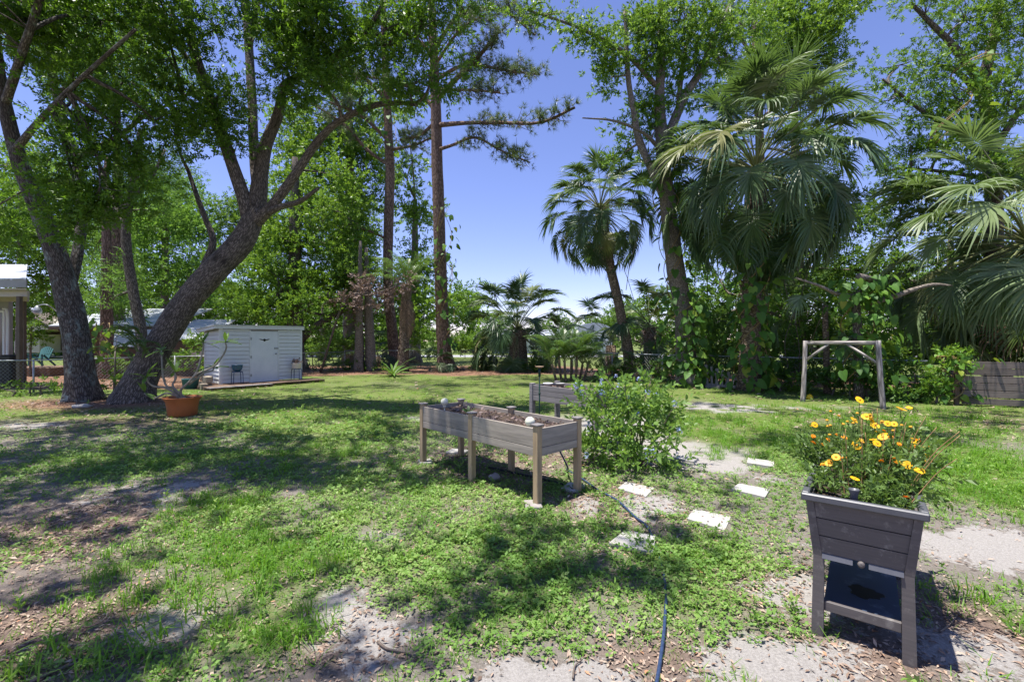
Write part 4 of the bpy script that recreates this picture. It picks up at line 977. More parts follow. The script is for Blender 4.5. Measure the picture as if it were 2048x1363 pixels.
# ------------------------------------------------------------------ climbers
def pathp(L): return [P(*q) for q in L]
vine('climbing_vine', 'thick mass of heart leaved vine over the foot of the forked tree', pathp([(1378, 770, 16), (1374, 720, 15.9), (1372, 660, 15.9), (1368, 600, 15.9)]), .62, 290, 1.15, seed=1, spread=.28)
vine('climbing_vine', 'vine leaves and yellow roots climbing the middle of the forked tree', pathp([(1366, 610, 16.1), (1350, 530, 16.1), (1335, 440, 16.1), (1328, 370, 16.1)]), .42, 60, 1.2, seed=2)
vine('climbing_vine', 'broad leaved vine wrapping the trunk of the biggest fan palm', pathp([(1500, 775, 14.2), (1500, 690, 14.2), (1504, 600, 14.2), (1508, 500, 14.2), (1512, 430, 14.2)]), .45, 280, 1.2, seed=3, spread=.25)
vine('climbing_vine', 'vine with large leaves up the pine on the orange straw', pathp([(897, 700, 23.9), (895, 640, 23.9), (892, 560, 23.9), (890, 500, 23.9), (888, 420, 23.9)]), .36, 80, 1.4, seed=4, spread=.22)
vine('climbing_vine', 'yellow green vine on the dead snag behind the swing frame', pathp([(1716, 760, 12.4), (1714, 680, 12.4), (1712, 600, 12.4), (1716, 560, 12.4)]), .36, 290, 1.0, seed=5, spread=.34)
vine('climbing_vine', 'vine leaves at the crown of the palm on the far right oak', pathp([(1890, 290, 13.6), (1900, 220, 13.8), (1930, 150, 14), (1960, 120, 14)]), .4, 70, .9, seed=6, spread=.3)
vine('climbing_vine', 'vine hanging on the second pine trunk high up', pathp([(776, 300, 25.6), (772, 230, 25.6), (770, 170, 25.6)]), .5, 90, 1.4, seed=7, spread=.35)
vine('climbing_vine', 'small bright vine by the foot of the lichened oak', pathp([(205, 720, 13.5), (205, 680, 13.5), (208, 645, 13.5)]), .15, 40, .8, seed=8, spread=.15)
vine('climbing_vine', 'vine creeping over the end post of the slatted fence', pathp([(1900, 800, 11.3), (1902, 760, 11.3), (1905, 722, 11.3), (1880, 712, 11.4)]), .22, 90, .75, seed=9, spread=.22)
for k, (lab, L) in enumerate((('bare vine hanging under the leaning palm crown', [(1252, 470, 18.6), (1248, 530, 18.6), (1256, 560, 18.5), (1268, 600, 18.4)]), ('thin looping bare vine left of the forked tree', [(1290, 430, 17), (1262, 520, 17), (1252, 580, 17)]), ('pale vine dangling down the big palm trunk', [(1520, 470, 14), (1522, 600, 14), (1518, 690, 14), (1512, 760, 14)]), ('tangled grey vine right of the big palm trunk', [(1560, 500, 14.4), (1572, 580, 14.3), (1590, 640, 14.2), (1600, 720, 14.2), (1594, 775, 14.2)]), ('long grey vine falling across the dark shrubs', [(1620, 520, 14.6), (1600, 600, 14.5), (1570, 680, 14.4), (1580, 750, 14.4)]))):
    tag(tubeobj(None, 'hanging_vine', M['twig'], pathp(L), 0.012, 5, 6), lab, 'vine', 'bare hanging vines')

# dead branch with brown leaves, snag, dead limbs
tree('dead_branch', 'tangle of dead branches with brown curled leaves hung in front of the pines', 'branch',
     [[(640, 560, 22.5, 5), (690, 600, 22.3, 5), (740, 590, 22.2, 4), (800, 570, 22.2, 3)]], [blob(700, 590, 22.3, 40, 25, .7), blob(740, 560, 22.2, 40, 25, .7), blob(760, 610, 22.2, 40, 30, .7), blob(790, 565, 22.2, 40, 20, .5), blob(690, 610, 22.2, 30, 18, .6)], BROAD, M['dead_leaf'], M['twig'], 22, 1.1, n=5, flare=0, base=(-7.5, 22.4, 3.5), leafname='leaves')
sn = thing('dead_snag', 'broken dead trunk with a long grey limb pointing at the right-hand palm', 'dead tree', tuple(G(1718, 798)))
for nm, L in (('trunk', [(1718, 800, 12.3, 22), (1716, 690, 12.3, 20), (1712, 610, 12.3, 18), (1716, 580, 12.3, 16)]), ('limb', [(1740, 606, 12.2, 14), (1790, 592, 12, 14), (1830, 578, 11.8, 12), (1866, 569, 11.6, 9), (1904, 571, 11.5, 4)]), ('limb', [(1714, 592, 12.3, 12), (1675, 588, 12.1, 10), (1640, 572, 11.9, 7), (1592, 556, 11.8, 3)]), ('limb', [(1722, 575, 12.3, 20), (1745, 560, 12.1, 16), (1716, 552, 11.9, 14)])):
    p, r_ = limb_pts(L); mb = MB(); tube(mb, p, r_, 9, 4, .1); mb.build(nm, M['oak_bark' if nm == 'trunk' else 'grey_bark'], sn)

# ------------------------------------------------------------------ shrubs along the fences
def shrub(label, blobs, temps, leaf, per, size, name='shrub', group='shrubs along the fence', base=None):
    c, r, _ = blobs[0]
    t = thing(name, label, 'shrub', base or (c[0], c[1], 0), group)
    V, Fc, rn, cl = foliage(blobs, temps, per * 1.9, size); put_leaves('foliage', V, Fc, rn, leaf, t)
    mb = MB(); f = np.array([c[0], c[1], 0])
    for (bc, br, _), cc in zip(blobs, cl):
        tube(mb, [np.array([bc[0] * .6 + f[0] * .4, bc[1] * .6 + f[1] * .4, -.02]), bc * .5 + np.array([f[0], f[1], bc[2]]) * .5 * [1, 1, .6] + [0, 0, .0], bc], [.03, .022, .012], 5, 3, caps=False)
        for q in cc[:8]: tube(mb, [bc, (bc + q) / 2 + rng.normal(size=3) * .05, q], [.01, .008, .004], 3, 2, caps=False)
    tag(mb.build('stems', M['twig'], t), kind='stuff')
    return t
shrub('dark shrubs under the rail behind the swing frame', [blob(1700, 760, 12.9, 60, 28, 1.1), blob(1640, 755, 13.3, 50, 30, 1), blob(1760, 750, 12.4, 50, 35, 1.1)], BROAD, M['dark_leaf'], 60, .85)
shrub('dark green leafy shrub between the swing frame and the slatted fence', [blob(1830, 750, 11.8, 50, 40, 1.1), blob(1800, 780, 11.6, 40, 22, 1), blob(1870, 770, 11.4, 30, 30, 1.1)], BROAD, M['dark_leaf'], 60, .8)
shrub('bright leafy weeds at the end of the slatted fence', [blob(1890, 740, 11.3, 26, 40, 1.0), blob(1860, 770, 11.3, 26, 30, .9), blob(1930, 705, 11.6, 50, 10, .8)], BROAD, M['bright_leaf'], 60, .75)
shrub('tall dark thicket behind the big palm and the grey pallet', [blob(1570, 700, 15.5, 60, 60, 1), blob(1450, 700, 16.5, 50, 60, .9), blob(1540, 760, 14.8, 50, 25, 1), blob(1440, 640, 17, 40, 40, .7)], BROAD, M['dark_leaf'], 44, 1.0)
shrub('yellowish weeds at the foot of the big palm, right side', [blob(1560, 770, 14.2, 40, 18, 1), blob(1600, 740, 14.4, 40, 30, .8)], BROAD, M['bright_leaf'], 50, .8)
shrub('untidy bush with dry stems behind the fence post by the forked tree', [blob(1310, 720, 18.4, 45, 35, .8), blob(1250, 735, 19, 50, 25, .8), blob(1200, 735, 20, 40, 20, .8)], BROAD, M['far_leaf'], 40, 1.0)
shrub('heap of dead brown brush by the fence under the leaning palm', [blob(1310, 690, 18.8, 30, 25, .7), blob(1320, 745, 18, 26, 18, .8), blob(1285, 755, 18, 24, 12, .7)], BROAD, M['dead_leaf'], 34, .9)
shrub('leafy undergrowth hiding the foot of the trailer between the oaks', [blob(250, 715, 17.5, 30, 18, 1), blob(320, 712, 17.5, 36, 18, 1), blob(385, 712, 17.8, 26, 16, .9)], BROAD, M['far_leaf'], 36, 1.0)
shrub('tall leafy growth behind the forked tree and the leaning palm', [blob(1390, 520, 21, 50, 60, .8), blob(1330, 600, 22, 40, 40, .8), blob(1440, 430, 21, 50, 60, .7)], FAR, M['bright_leaf'], 18, .9)
shrub('small leaved creeper mixed into the vine at the foot of the forked tree', [blob(1385, 700, 15.7, 34, 50, .8), blob(1350, 745, 15.6, 26, 26, .8), blob(1410, 740, 15.8, 26, 28, .8)], BROAD, M['bright_leaf'], 42, .75)
shrub('leafy hedge past the far field left of the short fan palm', [blob(930, 680, 40, 50, 22, 1), blob(985, 684, 40, 40, 18, 1), blob(870, 684, 38, 40, 18, 1)], FAR, M['far_leaf'], 16, 1.2)
shrub('deep thicket filling the space behind the rail from the forked tree to the big palm', [blob(1420, 690, 20, 60, 40, 1), blob(1500, 690, 19.5, 70, 45, 1), blob(1590, 690, 19, 70, 45, 1)], FAR, M['dark_leaf'], 22, 1.0)
shrub('deep thicket filling the space behind the swing frame up to the board fence', [blob(1680, 690, 18, 70, 45, 1), blob(1760, 690, 17, 70, 45, 1), blob(1850, 690, 16, 70, 45, 1)], FAR, M['dark_leaf'], 24, .95)
shrub('tall green thicket past the fence on the far right', [blob(1980, 690, 14, 80, 50, 1.1), blob(2060, 690, 13.4, 60, 60, 1.1)], BROAD, M['dark_leaf'], 44, 1.0)
shrub('green undergrowth along the fence right of the shed', [blob(640, 730, 24.4, 40, 16, 1), blob(690, 735, 24.2, 40, 14, .9), blob(745, 738, 23.8, 30, 12, .8)], BROAD, M['far_leaf'], 34, 1.1)
shrub('brushy undergrowth at the fence between pine and small fan palm', [blob(960, 735, 25.6, 30, 14, .7), blob(1000, 738, 25, 24, 12, .7), blob(1090, 735, 23, 30, 18, .8)], BROAD, M['far_leaf'], 34, 1.1)
shrub('bright leafy bush behind the pine trunks', [blob(830, 660, 27, 30, 30, .9), blob(920, 690, 27.5, 30, 25, .8), blob(850, 700, 26.4, 30, 20, .8)], BROAD, M['bright_leaf'], 36, 1.2)
shrub('dark hedge plants in the neighbouring lot past the shed corner', [blob(625, 690, 30, 40, 26, .9), blob(700, 690, 29, 40, 24, .8)], BROAD, M['far_leaf'], 26, 1.4)
shrub('low weeds along the chain link fence at the left edge', [blob(60, 775, 13.0, 60, 10, .8), blob(100, 765, 13.2, 30, 14, .7), blob(0, 780, 12.9, 40, 10, .8)], BROAD, M['far_leaf'], 40, .8)
shrub('leafy bush between the two oak feet behind the fence', [blob(228, 760, 13.4, 24, 20, .9), blob(232, 690, 15, 16, 30, .8)], BROAD, M['far_leaf'], 44, .8)
shrub('small bushy tree in front of the far gabled house', [blob(62, 660, 20, 22, 18, .8), blob(58, 690, 20, 12, 14, .7)], BROAD, M['far_leaf'], 30, 1.0)
shrub('green brush in front of the metal roofed trailer by the shed', [blob(410, 680, 19, 30, 30, .8), blob(395, 740, 17.5, 24, 12, .9)], BROAD, M['bright_leaf'], 34, 1.0)

# ------------------------------------------------------------------ built things
def slab(parent, name, m, quad, off, smooth=False):
    """A plate with its four corners at quad and thickness off."""
    q = np.array(quad, float); V = np.concatenate([q, q + np.array(off, float)])
    Fs = [[3, 2, 1, 0], [4, 5, 6, 7], [0, 1, 5, 4], [1, 2, 6, 5], [2, 3, 7, 6], [3, 0, 4, 7]]
    if np.dot(np.cross(q[1] - q[0], q[2] - q[0]), off) < 0: Fs = [f[::-1] for f in Fs]
    return MB().add(V, Fs).build(name, m, parent, smooth=smooth)

def mpt(Mx, *p): return np.array(Mx @ Vector(p))

# ---- near wooden raised bed
def raised_bed(label, O, xdir, L, Wd, top, depth, boards, nposts, wood, post, capped=True, soil=True, psz=.066):
    Mx = frame(O, xdir)      # x along the bed, y = away from the near long side (negative is inwards)
    t = thing('raised_garden_bed', label, 'planter', O)
    xs_ = np.linspace(0, L, nposts)
    for x in xs_:
        for y in (0, -Wd):
            box(t, 'leg', post, (x, y, (top + .012) / 2), (psz, psz, top + .012), Mx, .005)
            if capped:
                cp = box(t, 'post_cap', M['grey_wood'], (x, y, top + .021), (psz + .026, psz + .026, .018), Mx, .005)
    z = top - .012
    for bh in boards:
        for k in range(nposts - 1):
            x0, x1 = xs_[k] + psz / 2 - .004, xs_[k + 1] - psz / 2 + .004
            for y in (.012, -Wd - .012):
                box(t, 'board', wood, ((x0 + x1) / 2, y, z - bh / 2), (x1 - x0, .022, bh - .004), Mx, .003)
        for x in (-.012, L + .012):
            M2 = Mx @ Matrix.Translation((x, -Wd / 2, z - bh / 2)) @ Matrix.Rotation(R(90), 4, 'Z')
            box(t, 'board', wood, (0, 0, 0), (Wd - psz + .008, .022, bh - .004), M2, .003)
        z -= bh
    zs = top - .075
    n = 26; m_ = 12
    gx2, gy2 = np.meshgrid(np.linspace(0.012, L - .012, n), np.linspace(-Wd + .012, -.012, m_))
    zz = zs + .03 * (fbm(gx2 + O[0], gy2 + O[1], .2, 81) - .5) + .012 * rng.random(gx2.shape)
    W = np.array([mpt(Mx, a, b_, c_) for a, b_, c_ in zip(gx2.ravel(), gy2.ravel(), zz.ravel())])
    ii_ = (np.arange(m_ - 1)[:, None] * n + np.arange(n - 1)[None]).ravel()
    MB().add(W, np.stack([ii_, ii_ + 1, ii_ + n + 1, ii_ + n], 1).tolist()).build('soil', M['soil'], t)
    # mulch chips and dry leaves on the soil
    k = 420; pp = np.array([mpt(Mx, a, b_, zs + .02) for a, b_ in zip(rng.uniform(.04, L - .04, k), rng.uniform(-Wd + .04, -.04, k))]) + rng.normal(size=(k, 3)) * [0, 0, .007]
    V, Fc, rn = scatter(DEADL, pp, rng.normal(size=(k, 3)) * [1, 1, .25], rng.uniform(.5, 1.1, k), rng.random(k))
    tag(put_leaves('mulch', V, Fc, rn, M['dead_leaf'], t), kind='stuff')
    return t, Mx

def dead_leaf(seed):
    r = np.random.default_rng(seed); L, W = r.uniform(.045, .085), r.uniform(.016, .03)
    return np.array([[[0, 0, 0], [W / 2, L * .45, r.uniform(.003, .012)], [r.normal() * .006, L, r.uniform(0, .014)], [-W / 2, L * .45, r.uniform(.003, .012)]]])
DEADL = [dead_leaf(300 + s) for s in range(8)]

bed1, MB1 = raised_bed('weathered six legged raised bed in front, with two pale globes stuck in its soil', (0.243, 4.34, 0), (-.68, .733, 0), 2.03, .60, .75, .27, (.185, .085), 3, M['bed_wood'], M['post_wood'])
bed2, MB2 = raised_bed('smaller grey raised bed half hidden behind the blue flowered bush', (1.18, 6.45, 0), (-.64, .768, 0), 1.32, .58, .87, .26, (.085, .085, .085), 2, M['grey_wood'], M['grey_wood'], capped=False, psz=.075)
for lab, px, py, s, m in (('flat grey paver under the far left leg of the near raised bed', 851, 925, .2, 'stone'), ('brown stone under the front corner leg of the near raised bed', 1066, 1012, .2, 'rock'), ('grey paver under the right-hand leg of the near raised bed', 1146, 977, .24, 'stone'), ('half buried paver under the back leg of the near raised bed', 915, 905, .26, 'stone')):
    g = G(px, py); o = meshobj('leg_paver', cbox(s, s * .8, .05, .008, M[m]), None, Matrix.Translation((g[0], g[1], .006)) @ Matrix.Rotation(px * .7, 4, 'Z')); tag(o, lab, 'paver', 'pavers under the bed legs')

def globe_light(label, px, py, d, r):
    c = P(px, py, d); t = thing('globe_light', label, 'garden light', (c[0], c[1], .67), 'garden globes')
    V, Fs = lathe([(r * math.sin(a) + 1e-4, -r * math.cos(a)) for a in np.linspace(0.05, math.pi - .02, 12)], 18)
    MB().add(V + c, Fs).build('globe', M['globe'], t)
    V, Fs = lathe([(.012, 0), (.024, .03), (.02, .045)], 12); MB().add(V + c - [0, 0, r + .03], Fs).build('collar', M['globe'], t)
    tubeobj(t, 'stake', M['globe'], [c - [0, 0, r], [c[0], c[1], .60]], .008, 6, 1)
globe_light('pale garden globe at the far left end of the near raised bed', 889, 803, 5.72, .048)
globe_light('pale garden globe by the front corner post of the near raised bed', 1060, 843, 4.47, .05)

def leafy_rosette(name, label, cat, c, n, L, W, m, up=.8, group=None, droop=.4, part='leaf'):
    t = thing(name, label, cat, tuple(c), group)
    V = []
    st = [(0, .25), (.35, .8), (.7, .85), (1, .05)]
    mb = MB()
    for u, w in st: mb.v.append(np.array([[-W * w / 2, L * u, .02 * L * (1 - abs(u - .5)) - droop * L * u * u * .6], [W * w / 2, L * u, -droop * L * u * u * .6]]))
    Vv = np.concatenate(mb.v); me = MB().add(Vv, [[2 * j, 2 * j + 1, 2 * j + 3, 2 * j + 2] for j in range(3)]).mesh(part, m)
    for k in range(n):
        Wm = Matrix.Translation(Vector(c)) @ Matrix.Rotation(k * 2.4, 4, 'Z') @ Matrix.Rotation(up * (1 - .6 * k / n) + random.uniform(-.1, .1), 4, 'X') @ Matrix.Scale(random.uniform(.75, 1.15), 4)
        meshobj(part, me, t, Wm)
    return t
M['strap'] = leafmat('strap leaf', [(0, (0.05, 0.12, 0.02)), (1, (0.13, 0.24, 0.04))], .4, .3, objvar=True)
s0 = P(936, 822, 5.5)
leafy_rosette('seedling', 'lone green seedling in the soil of the near raised bed', 'plant', (s0[0], s0[1], .69), 6, .12, .05, M['strap'], 1.1)
leafy_rosette('strap_leaf_plant', 'clump of green strap leaves in front of the brown palm skirt', 'plant', tuple(G(786, 752)), 26, 1.0, .11, M['strap'], 1.2, droop=1.0)
leafy_rosette('strap_leaf_plant', 'small strap leaved plant at the fence under the areca palm', 'plant', tuple(G(1190, 762)), 12, .6, .08, M['strap'], 1.1, droop=1.0)

# bits on the second bed, feeder pole
for lab, x, y, r, h, m in (('low white plastic pot on the back raised bed', 1.16, -.2, .075, .07, 'white_wall'), ('blue grey plastic pot at the end of the back raised bed', .98, -.3, .07, .075, 'house_grey')):
    c = mpt(MB2, x, y, .80); V, Fs = lathe([(r * .75, 0), (r, h), (r * 1.08, h), (r * 1.08, h + .012), (r * .95, h + .012), (r * .9, h - .02)], 16)
    tag(MB().add(V, Fs).build('plant_pot', M[m], None, Matrix.Translation(Vector(c))), lab, 'pot', 'pots on the back bed')
fp = P(1079, 700, 6.9); t = thing('feeder_pole', 'thin green pole with a shallow tan dish behind the near raised bed', 'bird feeder', (fp[0], fp[1], 0))
tubeobj(t, 'pole', M['green_metal'], [(fp[0], fp[1], -.05), (fp[0], fp[1], 1.14)], .011, 8, 1)
tubeobj(t, 'sleeve', M['green_metal'], [(fp[0], fp[1], .76), (fp[0], fp[1], .79)], .017, 8, 1)
tubeobj(t, 'sleeve', M['green_metal'], [(fp[0], fp[1], 1.03), (fp[0], fp[1], 1.16)], .02, 8, 1)
V, Fs = lathe([(.012, 0), (.045, .008), (.065, .022), (.067, .026), (.062, .024), (.04, .012), (.006, .006)], 18); MB().add(V + [fp[0], fp[1], 1.16], Fs).build('dish', M['copper'], t)

# ---- stepping stones
for lab, q in (('pale square stepping stone nearest the right-hand bed leg', [(265, 440), (560, 505), (470, 600), (180, 515)]), ('stepping stone lying in soft shade left of the dark planter', [(1420, 455), (1740, 520), (1690, 605), (1345, 525)]), ('brightest stepping stone, tilted, in full sun in the middle of the group', [(965, 720), (1340, 805), (1280, 950), (885, 830)]), ('far stepping stone up towards the shaded grass', [(1515, 190), (1780, 230), (1785, 290), (1505, 250)]), ('stepping stone overgrown by weeds in dappled shade by the hose', [(270, 930), (575, 1010), (540, 1180), (90, 1085)]), ('stepping stone in the shade at the foot of the flowering bush', [(770, 150), (1010, 195), (960, 235), (740, 200)])):
    g = [G(1200 + x / 5.12, 880 + y / 5.12) for x, y in q]; g = [p + np.array([0, 0, .018 + .010 * i / 3]) for i, p in enumerate(g)]
    tag(slab(None, 'stepping_stone', M['stone'], g, (0, 0, -.05)), lab, 'stepping stone', 'stepping stones')

# ---- hoses, rock, twigs, ball
def gl(L, z, s=3.413, ox=800, oy=740):
    out = []
    for x, y in L:
        g = G(ox + x / s, oy + y / s); out.append((g[0], g[1], z + float(hgt(g[0], g[1]))))
    return out
hp = [tuple(mpt(MB1, .35, -.64, .46)), tuple(mpt(MB1, .2, -.68, .2))] + gl([(1140, 690), (1240, 755), (1350, 830), (1470, 900), (1540, 960), (1600, 1020), (1690, 1090)], .022) + gl([(1312, 1095), (1326, 1140), (1332, 1190)], .0, 1, 0, 0) + gl([(1331, 1225), (1328, 1270), (1322, 1320), (1314, 1370), (1300, 1440)], .02, 1, 0, 0)
tag(tubeobj(None, 'garden_hose', M['hose'], hp, .0092, 10, 6), 'blue garden hose winding over the weeds from the near raised bed', 'hose')
tag(tubeobj(None, 'soaker_hose', M['black'], gl([(590, 670), (640, 682), (800, 715), (960, 748), (1120, 792), (1180, 830)], .02), .014, 8, 5), 'black hose lying in the shade under the near raised bed', 'hose')
def rock(label, c, r, m='rock', sx=1, sz=.75, name='rock', cat='rock', group='loose rocks'):
    V, Fs = lathe([(r * math.sin(a) + 1e-3, -r * math.cos(a)) for a in np.linspace(.08, math.pi - .08, 8)], 10)
    V = V * (1 + .16 * np.sin(V[:, [0]] * 5 / r + V[:, [1]] * 4 / r) + rng.normal(size=(len(V), 1)) * .05) * [sx, 1, sz]
    tag(MB().add(V, Fs).build(name, M[m], None, Matrix.Translation((c[0], c[1], r * sz * .7))), label, cat, group)
rock('grey rock in the shade under the near raised bed', G(990, 960), .065)
rock('large rounded stone at the foot of the vine covered forked tree', G(1392, 772), .32, sz=.9)
rock('yellow ball on the ground by the swing frame leg', G(1619, 798), .075, 'yellow', 1, 1, 'ball', 'ball', None)
rock('pale stone in the raked leaves between oak foot and terracotta pot', G(165, 815), .13, 'stone', 1.8, .4)
for lab, L, r in (('curved bare twig on the sand at the bottom, left of centre', [(755, 1286), (775, 1302), (810, 1310), (835, 1318), (885, 1310)], .008), ('long straight twig over the ground cover in the bottom corner', [(60, 1368), (120, 1342), (200, 1312), (245, 1297)], .009), ('short dark stick beside the near raised bed foot', [(875, 905), (893, 912), (905, 917)], .009), ('thin twig lying by the stepping stones', [(1365, 975), (1390, 980), (1425, 986)], .006), ('slim twig on the grass right of the middle stepping stones', [(1512, 1039), (1540, 1038), (1563, 1037)], .006), ('bent twig at the sandy bottom edge', [(1146, 1362), (1150, 1335), (1165, 1322)], .006), ('fallen stick on the shaded lawn left', [(380, 1050), (430, 1062), (500, 1055)], .006), ('pale stick at the right edge of the picture bottom', [(1880, 1268), (1900, 1250), (1915, 1232)], .006)):
    tag(tubeobj(None, 'fallen_twig', M['twig'], gl(L, .012, 1, 0, 0), np.linspace(r, r * .5, len(L)), 6, 4, .15), lab, 'twig', 'fallen twigs')

# ---- dark resin planter with flowers
PO = (1.759, 2.292, 0); MP = frame(PO, (.79, -.613, 0))
pl = thing('elevated_planter', 'dark grey elevated planter on four legs full of yellow and orange flowers', 'planter', PO)
pp_ = lambda x, y, z: mpt(MP, x, y, z)
hw = lambda z: .205 + (.236 - .205) * (z - .43) / .292
fy_ = lambda z: .028 * (.722 - z) / .292
LEN = 1.14
for z0, z1 in ((.636, .722), (.542, .631), (.448, .537)):
    slab(pl, 'front_board', M['planter'], [pp_(-hw(z0) + .036, fy_(z0) + .006, z0), pp_(hw(z0) - .036, fy_(z0) + .006, z0), pp_(hw(z1) - .036, fy_(z1) + .006, z1), pp_(-hw(z1) + .036, fy_(z1) + .006, z1)], pp_(0, .02, 0) - pp_(0, 0, 0))
for sg in (-1, 1):
    a, b_ = (.0365, 0) if sg < 0 else (0, .0365)
    slab(pl, 'corner_post', M['planter'], [pp_(sg * hw(.41) - (0 if sg < 0 else .04), fy_(.41), .41), pp_(sg * hw(.41) + (.04 if sg < 0 else 0), fy_(.41), .41), pp_(sg * hw(.722) + (.0345 if sg < 0 else 0), fy_(.722), .722), pp_(sg * hw(.722) - (0 if sg < 0 else .0345), fy_(.722), .722)], pp_(0, .05, 0) - pp_(0, 0, 0))
    slab(pl, 'side_panel', M['planter'], [pp_(sg * (hw(.43) - .002), .05, .43), pp_(sg * (hw(.43) - .002), LEN - .05, .43), pp_(sg * (hw(.722) - .002), LEN - .01, .722), pp_(sg * (hw(.722) - .002), .05, .722)], pp_(-sg * .02, 0, 0) - pp_(0, 0, 0))
slab(pl, 'back_panel', M['planter'], [pp_(-.19, LEN - .05, .43), pp_(.19, LEN - .05, .43), pp_(.232, LEN - .008, .722), pp_(-.232, LEN - .008, .722)], pp_(0, -.02, 0) - pp_(0, 0, 0))
slab(pl, 'bottom_panel', M['planter'], [pp_(-.18, .05, .44), pp_(.18, .05, .44), pp_(.18, LEN - .06, .44), pp_(-.18, LEN - .06, .44)], (0, 0, .02))
for x0, x1 in ((-.165, -.035), (.03, .165)):
    slab(pl, 'lower_lip', M['planter_rim'], [pp_(x0, .018, .422), pp_(x1, .018, .422), pp_(x1, .030, .447), pp_(x0, .030, .447)], pp_(0, .02, 0) - pp_(0, 0, 0))
V, Fs = lathe([(.004, -.012), (.014, -.012), (.016, 0), (.012, .02)], 12)
MB().add(V, Fs).build('drain_plug', M['planter'], pl, MP @ Matrix.Translation((0, .02, .437)) @ Matrix.Rotation(R(-90), 4, 'X'))
for sx in (-1, 1):
    for y in (.05, LEN - .06):
        slab(pl, 'leg', M['planter'], [pp_(sx * .186 - .027, y - .03, 0), pp_(sx * .186 + .027, y - .03, 0), pp_(sx * .180 + .024, y - .022, .43), pp_(sx * .180 - .024, y - .022, .43)], pp_(0, .05, 0) - pp_(0, 0, 0))
box(pl, 'shelf_edge', M['planter'], (0, .045, .167), (.318, .02, .052), MP, .004)
sh = slab(pl, 'shelf', M['shelf'], [pp_(-.158, .055, .168), pp_(.158, .055, .168), pp_(.158, LEN - .07, .168), pp_(-.158, LEN - .07, .168)], (0, 0, .02)); sh['label'] = 'dusty lower shelf, sky reflection painted navy, with a dark water stain'
V, Fs = lathe([(.075, 0), (.073, .0012)], 44); an_ = np.arctan2(V[:, [1]], V[:, [0]]); V = V * (1 + .14 * np.sin(an_ * 3 + 1) + .08 * np.sin(an_ * 7) + .05 * np.sin(an_ * 13 + 2)) * [1, 1.0, 1]
MB().add(V + [0, 0, 0], Fs).build('water_stain', M['black'], sh, MP @ Matrix.Translation((.015, .28, .1882)), smooth=False)
for c_, s_ in (((0, -.004, .742), (.512, .034, .038)), ((0, LEN + .004, .742), (.512, .034, .038)), ((-.239, LEN / 2, .7425), (.034, LEN - .026, .037)), ((.239, LEN / 2, .7425), (.034, LEN - .026, .037))):
    box(pl, 'rim', M['planter_rim'], c_, s_, MP, .006)
n = 24
gx2, gy2 = np.meshgrid(np.linspace(-.222, .222, 10), np.linspace(.022, LEN - .022, n)); W = np.array([pp_(a, b_, .672 + .02 * float(c_)) for a, b_, c_ in zip(gx2.ravel(), gy2.ravel(), rng.random(gx2.size))])
ii_ = (np.arange(n - 1)[:, None] * 10 + np.arange(9)[None]).ravel(); MB().add(W, np.stack([ii_, ii_ + 1, ii_ + 11, ii_ + 10], 1).tolist()).build('soil', M['soil'], pl)
for y in (.07, .16, .26, .42, .6, .8):
    tubeobj(pl, 'drip_line', M['black'], [pp_(-.222, y + .01, .705), pp_(0, y, .698), pp_(.222, y - .005, .705)], .0065, 6, 3)
gt = thing('water_gauge', 'black water gauge tube standing in the soil of the dark planter', 'gauge', tuple(pp_(-.03, .075, .68)))
MB().add(*lathe([(.017, 0), (.017, .11), (.024, .135), (.024, .14), (.019, .14), (.016, .10)], 14)).build('tube', M['planter_rim'], gt, Matrix.Translation(Vector(pp_(-.03, .075, .66))))

petal = lambda L, W: (np.array([[0, .12 * L, 0], [-.28 * W, .4 * L, .06 * L], [-.5 * W, .82 * L, .02 * L], [-.22 * W, 1.0 * L, -.06 * L], [0, .9 * L, -.02 * L], [.22 * W, 1.0 * L, -.06 * L], [.5 * W, .82 * L, .02 * L], [.28 * W, .4 * L, .06 * L]]), [[0, 7, 6, 5, 4, 3, 2, 1]])
def flower_mesh(n, L, W, m, layers=1, tilt=.2):
    mb = MB()
    for l in range(layers):
        for k in range(n):
            a = k * 2 * math.pi / n + l * .35; V, Fs = petal(L * (1 - .22 * l), W); Rm = np.array((Matrix.Rotation(a, 3, 'Z') @ Matrix.Rotation(tilt + .35 * l, 3, 'X')))
            mb.add(V @ Rm.T + [0, 0, .003 * l], Fs)
    return mb.mesh('flower', m, smooth=False)
FLY = [flower_mesh(8, .029, .020, M['petal_yellow'], 1, t_) for t_ in (.1, .35)]
FLO = [flower_mesh(8, .019, .015, M['petal_orange'], 2, .15)]
EYE_ME = MB().add(*lathe([(.0085, 0), (.008, .005), (.004, .009), (.001, .0095)], 10)).mesh('flower_center', M['flower_eye'])
FINE = [spray(10, .05, .017, .10, 400 + s, 0.95, .25) for s in range(6)]

